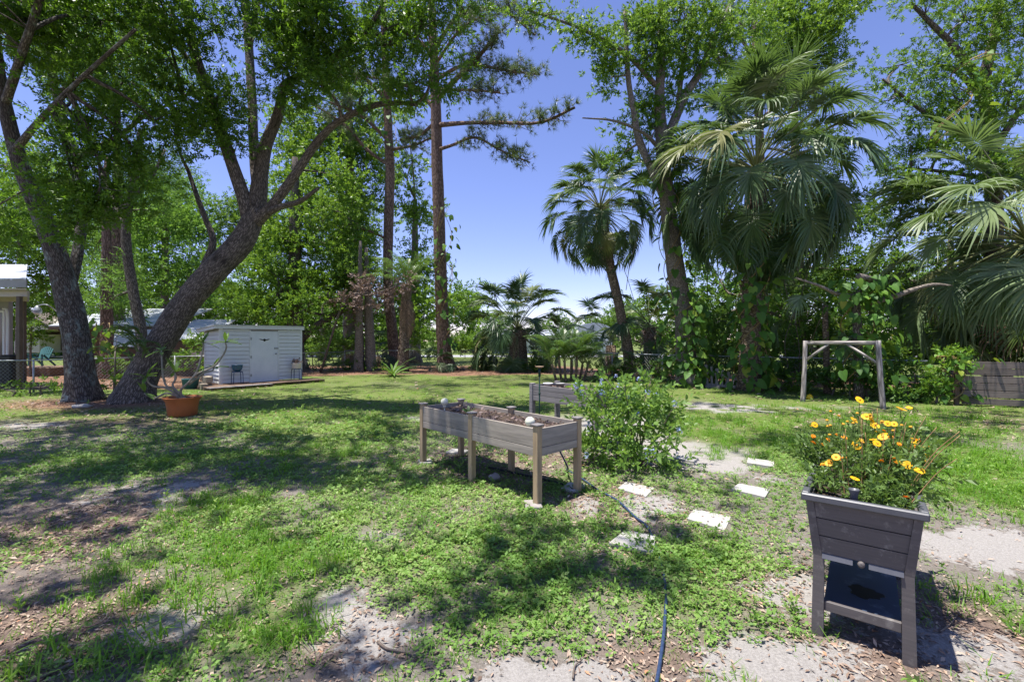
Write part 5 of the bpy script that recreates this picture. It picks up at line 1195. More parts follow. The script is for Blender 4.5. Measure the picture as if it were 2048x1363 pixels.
def local(p): return np.array(MP.inverted() @ Vector(p))
def flower_plant(name, label, flowers, blobs, me_list, dens, dry=0, seed=0, buds=0):
    r = np.random.default_rng(seed); root = pp_(*blobs[0][0][:2], .68)
    t = thing(name, label, 'flowering plant', tuple(root), 'flowers in the dark planter')
    wb = [(pp_(*c_), np.array(rr_), 1.0) for c_, rr_ in blobs]
    V, Fc, rn, cl = foliage(wb, FINE, dens * 3.2, .8, .35, .4); put_leaves('foliage', V, Fc, rn, M['marigold_leaf'], t)
    def stem(p, m, r0=.0032, bow=.03):
        l = local(p); f = pp_(np.clip(l[0] * .75, -.17, .17), np.clip(l[1], .09, LEN - .08), .68)
        mid = f * .45 + p * .55 + np.array([r.normal() * bow * .5, r.normal() * bow * .5, .04])
        tubeobj(t, 'stem', m, [f, mid, p], [r0, r0 * .8, r0 * .6], 5, 4)
    for k, (cx_, cy_, s_) in enumerate(flowers):
        px, py = 1540 + cx_ / 4.01, 760 + cy_ / 4.01; d = 2.62 + .5 * (1 - (py - 799) / 160)
        p = P(px, py, d); stem(p - [0, 0, .004], M['green_stem'])
        z = nrm([r.normal() * .4, -.35 + r.normal() * .4, .75]); Wm = Vector(z).to_track_quat('Z', 'Y').to_matrix().to_4x4() @ Matrix.Rotation(r.uniform(0, 6), 4, 'Z'); Wm.translation = Vector(p)
        f = meshobj('flower', me_list[k % len(me_list)], t, Wm @ Matrix.Scale(s_, 4)); meshobj('flower_center', EYE_ME, f, Wm @ Matrix.Scale(s_, 4))
    for k in range(buds // 2 + 4):
        c_, rr_ = blobs[k % len(blobs)]; p = pp_(c_[0] + r.normal() * rr_[0] * .6, c_[1] + r.normal() * rr_[1] * .5, c_[2] + rr_[2] * r.uniform(.9, 1.5)); stem(p - [0, 0, .004], M['green_stem'], .0025)
        z = nrm([r.normal() * .5, -.3 + r.normal() * .4, .7]); Wm = Vector(z).to_track_quat('Z', 'Y').to_matrix().to_4x4() @ Matrix.Rotation(r.uniform(0, 6), 4, 'Z'); Wm.translation = Vector(p)
        f = meshobj('flower', (FLY if k % 3 else FLO)[0], t, Wm @ Matrix.Scale(r.uniform(.6, .95), 4)); meshobj('flower_center', EYE_ME, f, Wm @ Matrix.Scale(.7, 4))
    for k in range(buds):
        p = pp_(r.uniform(-.2, .22), r.uniform(.35, .95), r.uniform(.95, 1.12)); stem(p, M['green_stem'], .0025)
        meshobj('bud', EYE_ME, t, Matrix.Translation(Vector(p)) @ Matrix.Scale(1.1, 4))
    for k in range(dry):
        p = pp_(r.uniform(-.1, .42), r.uniform(.2, .95), r.uniform(.92, 1.16)); stem(p, M['tan_stem'], .0028, .015)
    return t
flower_plant('coreopsis', 'tall yellow flowers with dry stems in the middle of the dark planter', [(717, 158, 1), (1048, 238, 1.2), (775, 292, 1.1), (838, 368, 1), (873, 425, .95), (1115, 225, .7)], [((.02, .72, .86), (.20, .28, .15)), ((.08, .5, .83), (.16, .2, .13))], FLY, 420, 9, 1, 10)
flower_plant('coreopsis', 'yellow flowers low at the near end of the dark planter', [(693, 522, 1), (820, 518, .9), (897, 562, 1.1), (723, 482, .6)], [((.0, .32, .78), (.17, .16, .09)), ((.08, .16, .74), (.12, .08, .06))], FLY, 420, 4, 2, 2)
flower_plant('coreopsis', 'bright double yellow flower leaning over the right-hand rim of the planter', [(1265, 620, 1.1), (1255, 645, 1.0), (1150, 485, .8)], [((.17, .42, .79), (.09, .18, .09))], FLY, 380, 5, 3, 1)
flower_plant('marigold', 'small orange marigolds spilling over the left-hand rim of the dark planter', [(345, 503, 1), (347, 450, .8), (420, 517, .9), (467, 480, .9), (540, 440, .8), (425, 676, .8), (556, 636, 1.2), (600, 620, .7)], [((-.16, .55, .85), (.13, .24, .13)), ((-.15, .25, .77), (.07, .14, .08))], FLO, 440, 1, 4, 2)
flower_plant('marigold', 'orange marigolds among dry stalks at the right back of the planter', [(1190, 485, 1.1), (1255, 535, .9), (905, 340, .9), (968, 462, 1), (1000, 625, .9), (1110, 535, .8), (1165, 530, .8)], [((.14, .85, .86), (.14, .2, .14)), ((.12, .62, .83), (.1, .15, .12))], FLO, 420, 5, 5, 5)

# ---- blue flowered bush
bb = G(1272, 928); t = thing('plumbago_bush', 'round leafy bush dotted with pale blue flowers beside the raised beds', 'bush', tuple(bb))
def big_spray(seed):
    r = np.random.default_rng(seed); out = []
    for j in range(9):
        t_ = (j + .5) / 9; ph = j * 2.4; d = nrm([math.cos(ph) * .85, .5 + .6 * t_, math.sin(ph) * .85]); s = nrm(np.cross(d, r.normal(size=3))); n_ = np.cross(s, d)
        l, w = .068 * r.uniform(.7, 1.15), .028 * r.uniform(.8, 1.2); b0 = np.array([0, (t_ - .4) * .17, 0])
        out.append([b0, b0 + d * l * .35 + s * w * .5 + n_ * w * .2, b0 + d * l * .75 + s * w * .35 + n_ * w * .1, b0 + d * l - n_ * l * .12, b0 + d * l * .75 - s * w * .35 + n_ * w * .1, b0 + d * l * .35 - s * w * .5 + n_ * w * .2])
    return np.array(out)
BUSH = [big_spray(500 + s) for s in range(8)]
bl = [wblob((bb[0] + x * .84 - .16, bb[1] + y, z * .97), (r_[0] * .84, r_[1] * .9, r_[2]), dn) for x, y, z, r_, dn in ((0, 0, .45, (.55, .5, .38), 1.0), (-.35, .05, .75, (.3, .3, .28), .9), (.1, .1, .85, (.4, .35, .25), .9), (.5, .05, .7, (.3, .3, .28), .8), (.55, -.1, .35, (.28, .3, .25), .9), (-.6, -.05, .98, (.16, .18, .10), .8), (.35, .1, 1.02, (.2, .25, .12), .8), (-.15, 0, 1.05, (.2, .2, .12), .8), (-.45, -.1, .25, (.25, .25, .2), .8), (.1, -.35, .25, (.4, .2, .2), .9), (.72, 0, .72, (.12, .15, .15), .7), (.45, -.3, .15, (.3, .2, .12), .8))]
V, Fc, rn, cl = foliage(bl, BUSH, 235, 1.18, .35, .5); put_leaves('foliage', V, Fc, rn, M['bush_leaf'] if 'bush_leaf' in M else leafmat('bush leaf', [(0, (0.075, 0.17, 0.03)), (1, (0.21, 0.34, 0.08))], .45, .46, .35, (.35, .55, .06)), t)
for c_, rr_, _ in bl:
    for k in range(2):
        e = c_ + rng.normal(size=3) * rr_ * .5; tubeobj(t, 'stem', M['twig'], [bb + [rng.normal() * .06, rng.normal() * .06, -.02], (bb + e) / 2 + [rng.normal() * .05, 0, .08], e], [.011, .008, .004], 5, 4)
def cluster(seed):
    r = np.random.default_rng(seed); mb = MB()
    for k in range(12):
        c_ = nrm(r.normal(size=3) + [0, 0, .5]) * .03
        for j in range(5):
            a = j * 1.2566; Rm = np.array(Vector(nrm(c_ + r.normal(size=3) * .01)).to_track_quat('Z', 'Y').to_matrix() @ Matrix.Rotation(a, 3, 'Z'))
            mb.add(np.array([[0, .001, 0], [-.005, .009, 0], [0, .0125, .001], [.005, .009, 0]]) @ Rm.T + c_, [[0, 3, 2, 1]])
    return mb.mesh('flower_cluster', M['petal_blue'], False)
CLU = [cluster(600 + s) for s in range(3)]
for k in range(34):
    c_, rr_, _ = bl[k % len(bl)]; q = nrm(rng.normal(size=3) + [0, -.6, .5]); p = c_ + q * rr_ * rng.uniform(.85, 1.1)
    tag(meshobj('flower_cluster', CLU[k % 3], t, Matrix.Translation(Vector(p)) @ Matrix.Rotation(k, 4, 'Z') @ Matrix.Scale(random.uniform(.7, 1.25), 4)), kind='stuff')

# ---- terracotta pot with plumeria
tp = G(365, 831); pot = thing('terracotta_pot', 'flared orange terracotta pot at the foot of the leaning oak', 'pot', tuple(tp))
V, Fs = lathe([(.245, 0), (.26, .02), (.275, .20), (.30, .32), (.345, .385), (.35, .40), (.335, .405), (.30, .37)], 28, False)
MB().add(V, Fs + [list(range(28))[::-1]]).build('pot_body', M['terracotta'], pot, Matrix.Translation(Vector(tp)))
V, Fs = lathe([(.001, .37), (.305, .365)], 20, False); MB().add(V, Fs).build('soil', M['soil'], pot, Matrix.Translation(Vector(tp)))
pm = thing('plumeria', 'bare branching plumeria with a few long leaves in the terracotta pot', 'plant', (tp[0], tp[1], .37))
pc = lambda x, y, d=9.5: P(260 + x / 5.12, 620 + y / 5.12, d)
def pleaf(L=.30, W=.085):
    V = []
    for u, w in ((0, .08), (.2, .5), (.45, 1), (.7, .85), (.9, .4), (1, .04)):
        for s in (-1, 0, 1): V.append([s * W * w / 2, L * u, (abs(s) * .12 * W) - .25 * L * u * u])
    return MB().add(V, [[3 * j + k, 3 * j + k + 1, 3 * j + k + 4, 3 * j + k + 3] for j in range(5) for k in range(2)]).mesh('leaf', M['strap'])
PLE = pleaf()
for L, dz in (([(540, 870), (440, 800), (370, 770), (335, 650), (322, 440), (320, 420)], .3), ([(530, 870), (520, 820), (600, 740), (690, 650), (850, 580), (940, 480), (985, 390), (978, 330)], -.2), ([(640, 700), (690, 620), (720, 520), (752, 380), (750, 335)], .2), ([(500, 870), (380, 800), (250, 780), (190, 740), (165, 690)], -.3), ([(470, 850), (440, 780), (470, 700), (460, 640)], .1), ([(500, 880), (380, 850), (250, 900), (150, 850)], .0), ([(600, 760), (680, 700), (760, 640), (840, 620), (860, 590)], .25)):
    pts = [pc(x, y, 9.5 + dz * i / len(L)) for i, (x, y) in enumerate(L)]; pts[0] = np.array([tp[0] + rng.normal() * .06, tp[1], .36]) if L[0][1] > 840 else pts[0]
    tubeobj(pm, 'branch', M['plumeria'], pts, np.linspace(.024, .014, len(pts)), 8, 5, .06)
    e = pts[-1]
    for k in range(8 if L[-1][1] < 700 else 6):
        meshobj('leaf', PLE, pm, Matrix.Translation(Vector(e)) @ Matrix.Rotation(k * 1.4 + L[0][0], 4, 'Z') @ Matrix.Rotation(R(random.choice((70, 15, 5, 30, -10))), 4, 'X') @ Matrix.Scale(random.uniform(.7, 1.25), 4))

# ---- fern on the leaning oak
fern_c = P(275, 690, 11.2); t = thing('fern', 'dark fern growing on the foot of the leaning oak', 'fern', tuple(fern_c))
FERN = [frond_mesh(feather_frond(e, .7, .13, 1.4, 16, 700 + i, .028), 'frond', M['pinnate_palm'], M['green_stem']) for i, e in enumerate((60, 35, 15))]
for k in range(26):
    meshobj('frond', FERN[k % 3], t, Matrix.Translation(Vector(fern_c + rng.normal(size=3) * [.22, .08, .16])) @ Matrix.Rotation(random.uniform(1.2, 4.6), 4, 'Z') @ Matrix.Scale(random.uniform(.6, 1.05), 4))

# ---- white shed and its deck
SO = (-9.88, 15.4, 0); MS = frame(SO, (.597, .802, 0)); SL, SW = 2.86, 1.3
shd = thing('garden_shed', 'small white clapboard shed with a plain door behind the leaning oak', 'shed', SO)
sp = lambda x, y, z: mpt(MS, x, y, z)
rowh = .137
def sidings(x0, x1, y, z0, z1, axis='x', out=-1):
    z = z0
    while z < z1 - .03:
        h = min(rowh, z1 - z)
        if axis == 'x':
            Mx = MS @ Matrix.Translation(((x0 + x1) / 2, y, z + h / 2)) @ Matrix.Rotation(R(-9), 4, 'X'); sz = (x1 - x0, .014, h - .010)
        else:
            Mx = MS @ Matrix.Translation((y, (x0 + x1) / 2, z + h / 2)) @ Matrix.Rotation(R(90), 4, 'Z') @ Matrix.Rotation(R(9), 4, 'X'); sz = (x1 - x0, .014, h - .010)
        box(shd, 'siding_board', M['white_siding'], (0, 0, 0), sz, Mx, .002); z += rowh
DX0, DX1 = .97, 1.93
sidings(.07, DX0 - .03, 0, .12, 1.98); sidings(DX1 + .03, SL - .07, 0, .12, 1.98); sidings(.07, SW - .05, -.002, .12, 1.96, 'y'); sidings(.07, SW - .05, SL + .002, .12, 1.96, 'y'); sidings(.07, SL - .07, SW, .12, 1.90)
box(shd, 'backing', M['house_grey'], (SL / 2, SW / 2, 1.03), (SL - .06, SW - .06, 1.82), MS)
for x in (.035, SL - .035): box(shd, 'corner_trim', M['white_siding'], (x, -.006, 1.04), (.075, .035, 1.9), MS)
box(shd, 'corner_trim', M['white_siding'], (-.008, .03, 1.04), (.03, .06, 1.9), MS); box(shd, 'corner_trim', M['white_siding'], (-.008, SW - .03, 1.0), (.03, .06, 1.82), MS)
for x in (DX0 - .02, DX1 + .02): box(shd, 'door_frame', M['white_siding'], (x, -.01, 1.03), (.045, .04, 1.86), MS)
box(shd, 'door_frame', M['house_grey'], ((DX0 + DX1) / 2, -.008, 1.945), (DX1 - DX0, .03, .05), MS)
for z in (.35, 1.0, 1.65): box(shd, 'hinge', M['galv'], (DX0 + .012, -.034, z), (.05, .012, .09), MS)
door = box(shd, 'door', M['white_paint'], ((DX0 + DX1) / 2, -.012, 1.005), (DX1 - DX0 - .012, .03, 1.82), MS)
box(door, 'latch', M['galv'], (DX1 - .07, -.036, 1.30), (.15, .02, .06), MS); 
V, Fs = lathe([(.01, 0), (.012, .03), (.028, .04), (.03, .055), (.018, .068), (.002, .07)], 12); MB().add(V, Fs).build('door_knob', M['galv'], door, MS @ Matrix.Translation((DX1 - .09, -.026, 1.10)) @ Matrix.Rotation(R(90), 4, 'X'))
eg = [(-.20, .028), (-.12, .030), (-.05, .012), (-.02, .035), (0, .045), (.02, .035), (.05, .012), (.12, .030), (.20, .028), (.13, .0), (.05, -.018), (.025, -.03), (.035, -.055), (-.035, -.055), (-.025, -.03), (-.05, -.018), (-.13, 0)]
V = [sp((DX0 + DX1) / 2 - .01 + x, -.030 - k * .008, 1.61 + z) for k in (0, 1) for x, z in eg]; ne = len(eg)
MB().add(V, [list(range(ne)), [ne + i for i in range(ne)][::-1]] + [[i, ne + i, ne + (i + 1) % ne, (i + 1) % ne] for i in range(ne)]).build('eagle_emblem', M['black'], door, smooth=False)
slab(shd, 'roof', M['roof_metal'], [sp(-.22, -.12, 2.10), sp(SL + .06, -.12, 2.12), sp(SL + .06, SW + .2, 1.98), sp(-.22, SW + .2, 1.96)], (0, 0, .02))
slab(shd, 'fascia', M['white_siding'], [sp(-.20, -.09, 1.985), sp(SL + .05, -.09, 1.995), sp(SL + .05, -.09, 2.118), sp(-.20, -.09, 2.098)], sp(0, .03, 0) - sp(0, 0, 0))
slab(shd, 'fascia', M['white_siding'], [sp(-.19, -.055, 1.985), sp(-.19, SW + .19, 1.855), sp(-.19, SW + .19, 1.958), sp(-.19, -.055, 2.09)], sp(.03, 0, 0) - sp(0, 0, 0))
slab(shd, 'gable_board', M['house_grey'], [sp(-.02, .02, 1.93), sp(-.02, SW, 1.86), sp(-.02, SW, 1.93), sp(-.02, .02, 2.03)], sp(.02, 0, 0) - sp(0, 0, 0))
for lab, x0, x1, y0, y1, k in (('grey pallet deck at the near end of the shed front', -.72, 1.18, -1.22, -.06, 8), ('brown pallet deck at the far end of the shed front', 1.24, 3.25, -.98, -.06, 7)):
    t = thing('pallet_deck', lab, 'pallet', tuple(sp((x0 + x1) / 2, (y0 + y1) / 2, 0)), 'pallet decks')
    for i in range(k):
        y = y0 + (y1 - y0) * (i + .5) / k; box(t, 'plank', M['grey_wood'] if i < 2 and x0 < 0 else M['brown_wood'], ((x0 + x1) / 2 + random.uniform(-.03, .03), y, .092 + random.uniform(0, .006)), (x1 - x0, (y1 - y0) / k - .018, .02), MS, .003)
    for x in (x0 + .06, (x0 + x1) / 2, x1 - .06): box(t, 'runner', M['brown_wood'], (x, (y0 + y1) / 2, .04), (.09, (y1 - y0) * .98, .08), MS)
def stool(label, x, y):
    t = thing('stool', label, 'stool', tuple(sp(x, y, .104)), 'blue metal stools'); z0, zt = .104, .52
    tubeobj(t, 'seat_ring', M['blue_metal'], [sp(x + .155 * math.cos(a), y + .155 * math.sin(a), zt) for a in np.linspace(0, 2 * math.pi, 21)], .011, 6, 2)
    for a in (.6, 2.2, 3.8, 5.4):
        c_, s_ = math.cos(a), math.sin(a)
        tubeobj(t, 'leg', M['blue_metal'], [sp(x + .06 * c_, y + .06 * s_, zt), sp(x + .15 * c_, y + .15 * s_, zt - .005), sp(x + .19 * c_, y + .19 * s_, zt - .06), sp(x + .205 * c_, y + .205 * s_, z0)], .011, 6, 4)
stool('blue metal stool under the teal pot by the shed', .42, -.28); stool('blue metal stool under the cream pot by the shed door', 2.5, -.28)
c_ = sp(.42, -.28, .53); t = thing('teal_pot', 'round teal glazed pot on the stool at the shed corner', 'pot', tuple(c_))
MB().add(*lathe([(.09, 0), (.14, .06), (.165, .14), (.165, .205), (.175, .21), (.175, .225), (.155, .225), (.15, .17)], 24)).build('pot_body', M['blue_pot'], t, Matrix.Translation(Vector(c_)))
c_ = sp(2.5, -.28, .53); t = thing('cream_pot', 'cream pot with a scruffy dry plant on the stool right of the shed door', 'pot', tuple(c_))
MB().add(*lathe([(.15, 0), (.16, .02), (.165, .17), (.172, .18), (.172, .20), (.15, .20), (.145, .15)], 24)).build('pot_body', M['cream_pot'], t, Matrix.Translation(Vector(c_)))
V, Fc, rn, _ = foliage([(c_ + [0, 0, .28], np.array([.17, .15, .12]), 1)], FINE, 500, 1.2); put_leaves('foliage', V, Fc, rn, M['dead_leaf'], t)
for k, (lab, x, y, z) in enumerate((('tan concrete block by the shed corner, bottom row near end', -.62, -.35, .1), ('tan concrete block by the shed corner, bottom row middle', -.40, .02, .1), ('tan concrete block by the shed corner, bottom row far end', -.30, .45, .1), ('tan concrete block on top of the pair at the shed corner', -.42, -.12, .30), ('tan concrete block on top, against the shed side', -.28, .28, .30))):
    tag(meshobj('concrete_block', cbox(.19, .40, .195, .01, M['block']), None, MS @ Matrix.Translation((x, y, z)) @ Matrix.Rotation(.15 * (k % 3 - 1), 4, 'Z')), lab, 'concrete block', 'concrete blocks by the shed')
c_ = sp(-.75, .35, 0); t = thing('water_tub', 'dark teal tub behind the concrete blocks beside the shed', 'tub', tuple(c_))
MB().add(*lathe([(.2, 0), (.24, .3), (.25, .31), (.25, .33), (.22, .33), (.2, .2)], 20)).build('tub_body', M['teal'], t, Matrix.Translation(Vector(c_)))

# ---- log swing frame
a0, a1 = P(1611, 686, 11.9), P(1756, 686, 10.65); g0, g1 = G(1605, 803), G(1767, 818)
t = thing('swing_frame', 'weathered grey log frame with corner braces standing on the lawn', 'swing frame', tuple((g0 + g1) / 2))
tubeobj(t, 'post', M['dead_wood'], [g0 - [0, 0, .1], (g0 + a0) / 2 + [.01, 0, 0], a0 + [0, 0, .06]], [.062, .056, .056], 10, 4, .03)
tubeobj(t, 'post', M['dead_wood'], [g1 - [0, 0, .1], (g1 + a1) / 2 - [.01, 0, 0], a1 + [0, 0, .06]], [.062, .058, .056], 10, 4, .03)
ax = nrm(a1 - a0)
tubeobj(t, 'beam', M['dead_wood'], [a0 - ax * .04, (a0 + a1) / 2 + [0, 0, .012], a1 + ax * .04], [.052, .05, .048], 10, 4, .03)
tubeobj(t, 'brace', M['dead_wood'], [a0 * .7 + g0 * .3 + ax * .02, a0 + ax * .52 - [0, 0, .02]], [.034, .032], 8, 1)
tubeobj(t, 'brace', M['dead_wood'], [a1 * .68 + g1 * .32 - ax * .02, a1 - ax * .62 - [0, 0, .02]], [.034, .032], 8, 1)
for q in (a0, a1): tubeobj(t, 'bolt', M['galv'], [q + [0, -.062, .0], q + [0, -.04, 0]], .014, 6, 1)

# ---- leaning grey pallet
q0, q1 = np.array([6.5, 15.3, 0]), np.array([7.5, 14.55, 0]); dv_ = nrm(q1 - q0)
t = thing('broken_pallet', 'broken grey pallet with splayed slats leaning by the vine covered tree', 'pallet', tuple((q0 + q1) / 2))
for k in range(8):
    f = q0 + dv_ * (.06 + k * .15) + [0, 0, .05]; hgt_ = .72 - .055 * k; e = f + np.array([dv_[0] * .03 * k, dv_[1] * .03 * k + .12, hgt_])
    bar(t, 'slat', M['grey_wood'], f, e, .022, .10 - .03 * (k % 2), up=tuple(dv_), ch=.003)
bar(t, 'rail', M['grey_wood'], q0 + [0, .03, .12], q1 + [0, .03, .06], .04, .09); bar(t, 'rail', M['grey_wood'], q0 + [0, .13, .55], q1 + [0, .12, .28], .03, .08); bar(t, 'rail', M['grey_wood'], q0 + [-.03, -.06, .04], q0 + [.35, -.32, .04], .08, .08)

# ---- slatted board fence at the right
f0, f1 = np.array([11.02, 11.15, 0]), np.array([13.2, 10.1, 0]); fd = nrm(f1 - f0)
t = thing('board_fence', 'purple grey fence of wide horizontal boards at the right edge', 'fence', tuple(f0))
for k in range(6):
    z = .105 + k * .178; bar(t, 'board', M['fence_wood'], f0 + [0, 0, z + random.uniform(-.008, .008)], f1 + [0, 0, z + random.uniform(-.01, .01)], .024, .160 if k else .145, ch=.003)
for q in (f0 - fd * .06, f0 + fd * 1.25, f1): bar(t, 'post', M['brown_wood'], q + [fd[1] * -.0, .05, -.05], q + [0, .05, 1.12], .09, .09, up=tuple(fd))

# ---- chain link fences
def chain(label, poly, dia, h=1.06, wire=.0028, group='chain link fences'):
    t = thing('chain_link_fence', label, 'fence', tuple(poly[0]) + (0,), group); mb = MB()
    for (xa, ya), (xb, yb) in zip(poly[:-1], poly[1:]):
        a, b_ = np.array([xa, ya, 0]), np.array([xb, yb, 0]); L = np.linalg.norm(b_ - a); u = (b_ - a) / L; nn = max(1, round(L / 3))
        tubeobj(t, 'top_rail', M['galv'], [a + [0, 0, h], b_ + [0, 0, h]], .02, 7, 1)
        for k in range(nn):
            p = a + u * L * k / nn; tubeobj(t, 'post', M['galv'], [p - [0, 0, .1], p + [0, 0, h + .03]], .026, 8, 1)
        w = np.cross(u, [0, 0, 1]) * wire
        for sg in (-1, 1):
            s = -h
            while s < L + h:
                s0_, s1_ = s, s + h
                z0_, z1_ = (0, h) if sg > 0 else (h, 0)
                c0, c1 = max(0, s0_), min(L, s1_)
                if c1 > c0 + .02:
                    za = z0_ + (z1_ - z0_) * (c0 - s0_) / h; zb = z0_ + (z1_ - z0_) * (c1 - s0_) / h
                    pa, pb = a + u * c0 + [0, 0, za + .02], a + u * c1 + [0, 0, zb + .02]; e = np.array([0, 0, wire])
                    mb.add([pa - e, pa + w, pa + e, pb - e, pb + w, pb + e, pa - w, pb - w], [[0, 1, 4, 3], [1, 2, 5, 4], [2, 6, 7, 5], [6, 0, 3, 7]])
                s += dia
    tag(mb.build('wire_mesh', M['galv'], t, smooth=False), kind='stuff')
chain('chain link fence on the left, running behind the big oak trunks', [(-17.6, 13.0), (-14.3, 13.6), (-12.6, 17.0), (-10.9, 18.6), (-9.0, 24.4)], .11, .99)
chain('long chain link fence across the back of the yard behind the palms', [(-9.0, 24.5), (-3.5, 25.9), (1.5, 24.2), (5.75, 17.4), (9.9, 13.6), (11.0, 11.9)], .13, 1.04)

# ---- houses and sheds beyond the fence
hs = thing('porch_house', 'neighbouring house with a pale metal porch roof at the left edge', 'house', (-17.5, 16, 0))
hx = lambda px, d: (px - CX) / FPX * d
slab(hs, 'roof', M['roof_metal'], [(-24, 14.4, 3.52), (hx(52, 14.4), 14.4, 3.52), (hx(55, 17.2), 17.2, 4.42), (-24, 17.2, 4.42)], (0, 0, .04))
slab(hs, 'fascia', M['house_grey'], [(-24, 14.42, 3.27), (hx(52, 14.42), 14.42, 3.27), (hx(52, 14.42), 14.42, 3.515), (-24, 14.42, 3.515)], (0, .04, 0))
slab(hs, 'soffit', M['house_tan'], [(-24, 14.5, 3.2), (hx(53, 14.5), 14.5, 3.2), (hx(53, 17.0), 17.0, 3.2), (-24, 17.0, 3.2)], (0, 0, .05))
for d in (14.7, 16.5): slab(hs, 'beam', M['house_tan'], [(-24, d, 3.0), (hx(54, d), d, 3.0), (hx(54, d), d, 3.195), (-24, d, 3.195)], (0, .08, 0))
bar(hs, 'porch_post', M['brown_trim'], (hx(39, 14.6), 14.6, 0), (hx(39, 14.6), 14.6, 3.0), .11, .11, up=(0, 1, 0)); bar(hs, 'porch_post', M['brown_trim'], (hx(48, 16.5), 16.5, 0), (hx(48, 16.5), 16.5, 3.0), .1, .1, up=(0, 1, 0))
slab(hs, 'wall', M['house_grey'], [(-24, 16.9, 0), (hx(17, 16.9), 16.9, 0), (hx(17, 16.9), 16.9, 3.2), (-24, 16.9, 3.2)], (0, .15, 0))
wn_ = slab(hs, 'window', M['glass'], [(hx(-40, 16.85), 16.85, .7), (hx(8, 16.85), 16.85, .7), (hx(8, 16.85), 16.85, 2.6), (hx(-40, 16.85), 16.85, 2.6)], (0, .04, 0))
bar(wn_, 'window_frame', M['white_wall'], (hx(9, 16.82), 16.82, .6), (hx(9, 16.82), 16.82, 2.7), .07, .09, up=(0, 1, 0)); bar(wn_, 'window_frame', M['white_wall'], (hx(-40, 16.82), 16.82, 2.66), (hx(9, 16.82), 16.82, 2.66), .07, .09)
tubeobj(hs, 'downspout', M['white_wall'], [(hx(14, 16.7), 16.7, 0), (hx(15, 16.7), 16.7, 1.2), (hx(15, 16.7), 16.7, 2.6), (hx(6, 16.7), 16.7, 2.75)], .04, 8, 3)
tag(box(None, 'bin', M['black'], (hx(22, 15.6), 15.6, .55), (.42, .4, 1.1), None, .05), 'dark bin standing under the porch at the left edge', 'bin')
cp = thing('metal_roofed_trailer', 'long low trailer with a pale metal roof behind the oaks', 'building', (-16.5, 23, 0))
slab(cp, 'roof', M['roof_metal'], [(hx(97, 21), 21, 2.24), (hx(330, 21), 21, 2.24), (hx(330, 21), 24.4, 3.25), (hx(100, 21), 24.4, 3.25)], (0, 0, .05))
slab(cp, 'gutter', M['brown_trim'], [(hx(97, 20.97), 20.97, 2.1), (hx(330, 20.97), 20.97, 2.1), (hx(330, 20.97), 20.97, 2.235), (hx(97, 20.97), 20.97, 2.235)], (0, .05, 0))
slab(cp, 'awning', M['white_wall'], [(hx(226, 19.8), 19.8, 1.32), (hx(325, 19.8), 19.8, 1.32), (hx(325, 20.9), 20.9, 2.08), (hx(230, 20.9), 20.9, 2.08)], (0, .02, .02))
slab(cp, 'wall', M['brown_trim'], [(hx(125, 21.3), 21.4, 0), (hx(325, 21.3), 21.4, 0), (hx(325, 21.3), 21.4, 2.2), (hx(125, 21.3), 21.4, 2.2)], (0, 2.6, 0))
bar(cp, 'bracket', M['brown_trim'], (hx(112, 20.9), 20.98, 2.1), (hx(126, 20.9), 21.36, 1.75), .06, .06)
sh2 = thing('tin_roof_shelter', 'low shelter with a sloping tin roof just left of the white shed', 'building', (-14, 21.5, 0))
slab(sh2, 'roof', M['roof_metal'], [(hx(340, 20), 20, 1.62), (hx(415, 20), 20, 1.62), (hx(447, 22), 23, 2.62), (hx(360, 22), 23, 2.62)], (0, 0, .04))
slab(sh2, 'wall', M['brown_trim'], [(hx(345, 20.4), 20.4, 0), (hx(412, 20.4), 20.4, 0), (hx(412, 20.4), 20.4, 1.55), (hx(345, 20.4), 20.4, 1.55)], (0, 2.2, 0))
box(sh2, 'panel', M['house_tan'], (hx(393, 19.8), 19.8, 1.0), (.75, .1, .28))
lm = P(97, 622, 20.6); t = thing('yard_lamp', 'grey gooseneck yard lamp at the end of the trailer roof', 'lamp', tuple(lm))
tubeobj(t, 'arm', M['galv'], [lm + [0, .4, 0], lm + [0, .02, .25], lm + [-.2, 0, .3], lm + [-.45, 0, .26]], .025, 7, 4)
MB().add(*lathe([(.05, .25), (.08, .2), (.13, .12), (.16, .02), (.165, 0), (.13, -.02)], 16)).build('lamp_head', M['galv'], t, Matrix.Translation(Vector(lm + [-.5, 0, .0])))
MB().add(*lathe([(.14, 0), (.15, -.05), (.10, -.12), (.02, -.14)], 16)).build('lens', M['white_wall'], t, Matrix.Translation(Vector(lm + [-.5, 0, -.012])))
gh = thing('gabled_house', 'far tan house with a brown gabled roof at the left, past the lawn', 'house', (-38, 40, 0))
gp = lambda px, py, d: P(px, py, d)
slab(gh, 'wall', M['house_tan'], [gp(28, 705, 40), gp(76, 705, 40), gp(76, 668, 40), gp(28, 668, 40)], (0, 6, 0)); V = [gp(26, 668, 39.95), gp(98, 658, 39.95), gp(61, 636, 39.95)]
MB().add(np.concatenate([V, np.array(V) + [0, 6, 0]]), [[0, 1, 2], [5, 4, 3], [0, 3, 4, 1], [1, 4, 5, 2], [2, 5, 3, 0]]).build('gable', M['house_tan'], gh, smooth=False)
slab(gh, 'roof', M['shingle'], [gp(61, 633, 39.6), gp(104, 658, 39.6), gp(150, 655, 45), gp(95, 627, 45)], (0, 0, .15)); slab(gh, 'roof', M['shingle'], [gp(61, 633, 39.6), gp(20, 668, 39.6), gp(20, 660, 45), gp(95, 627, 45)], (0, 0, .15))
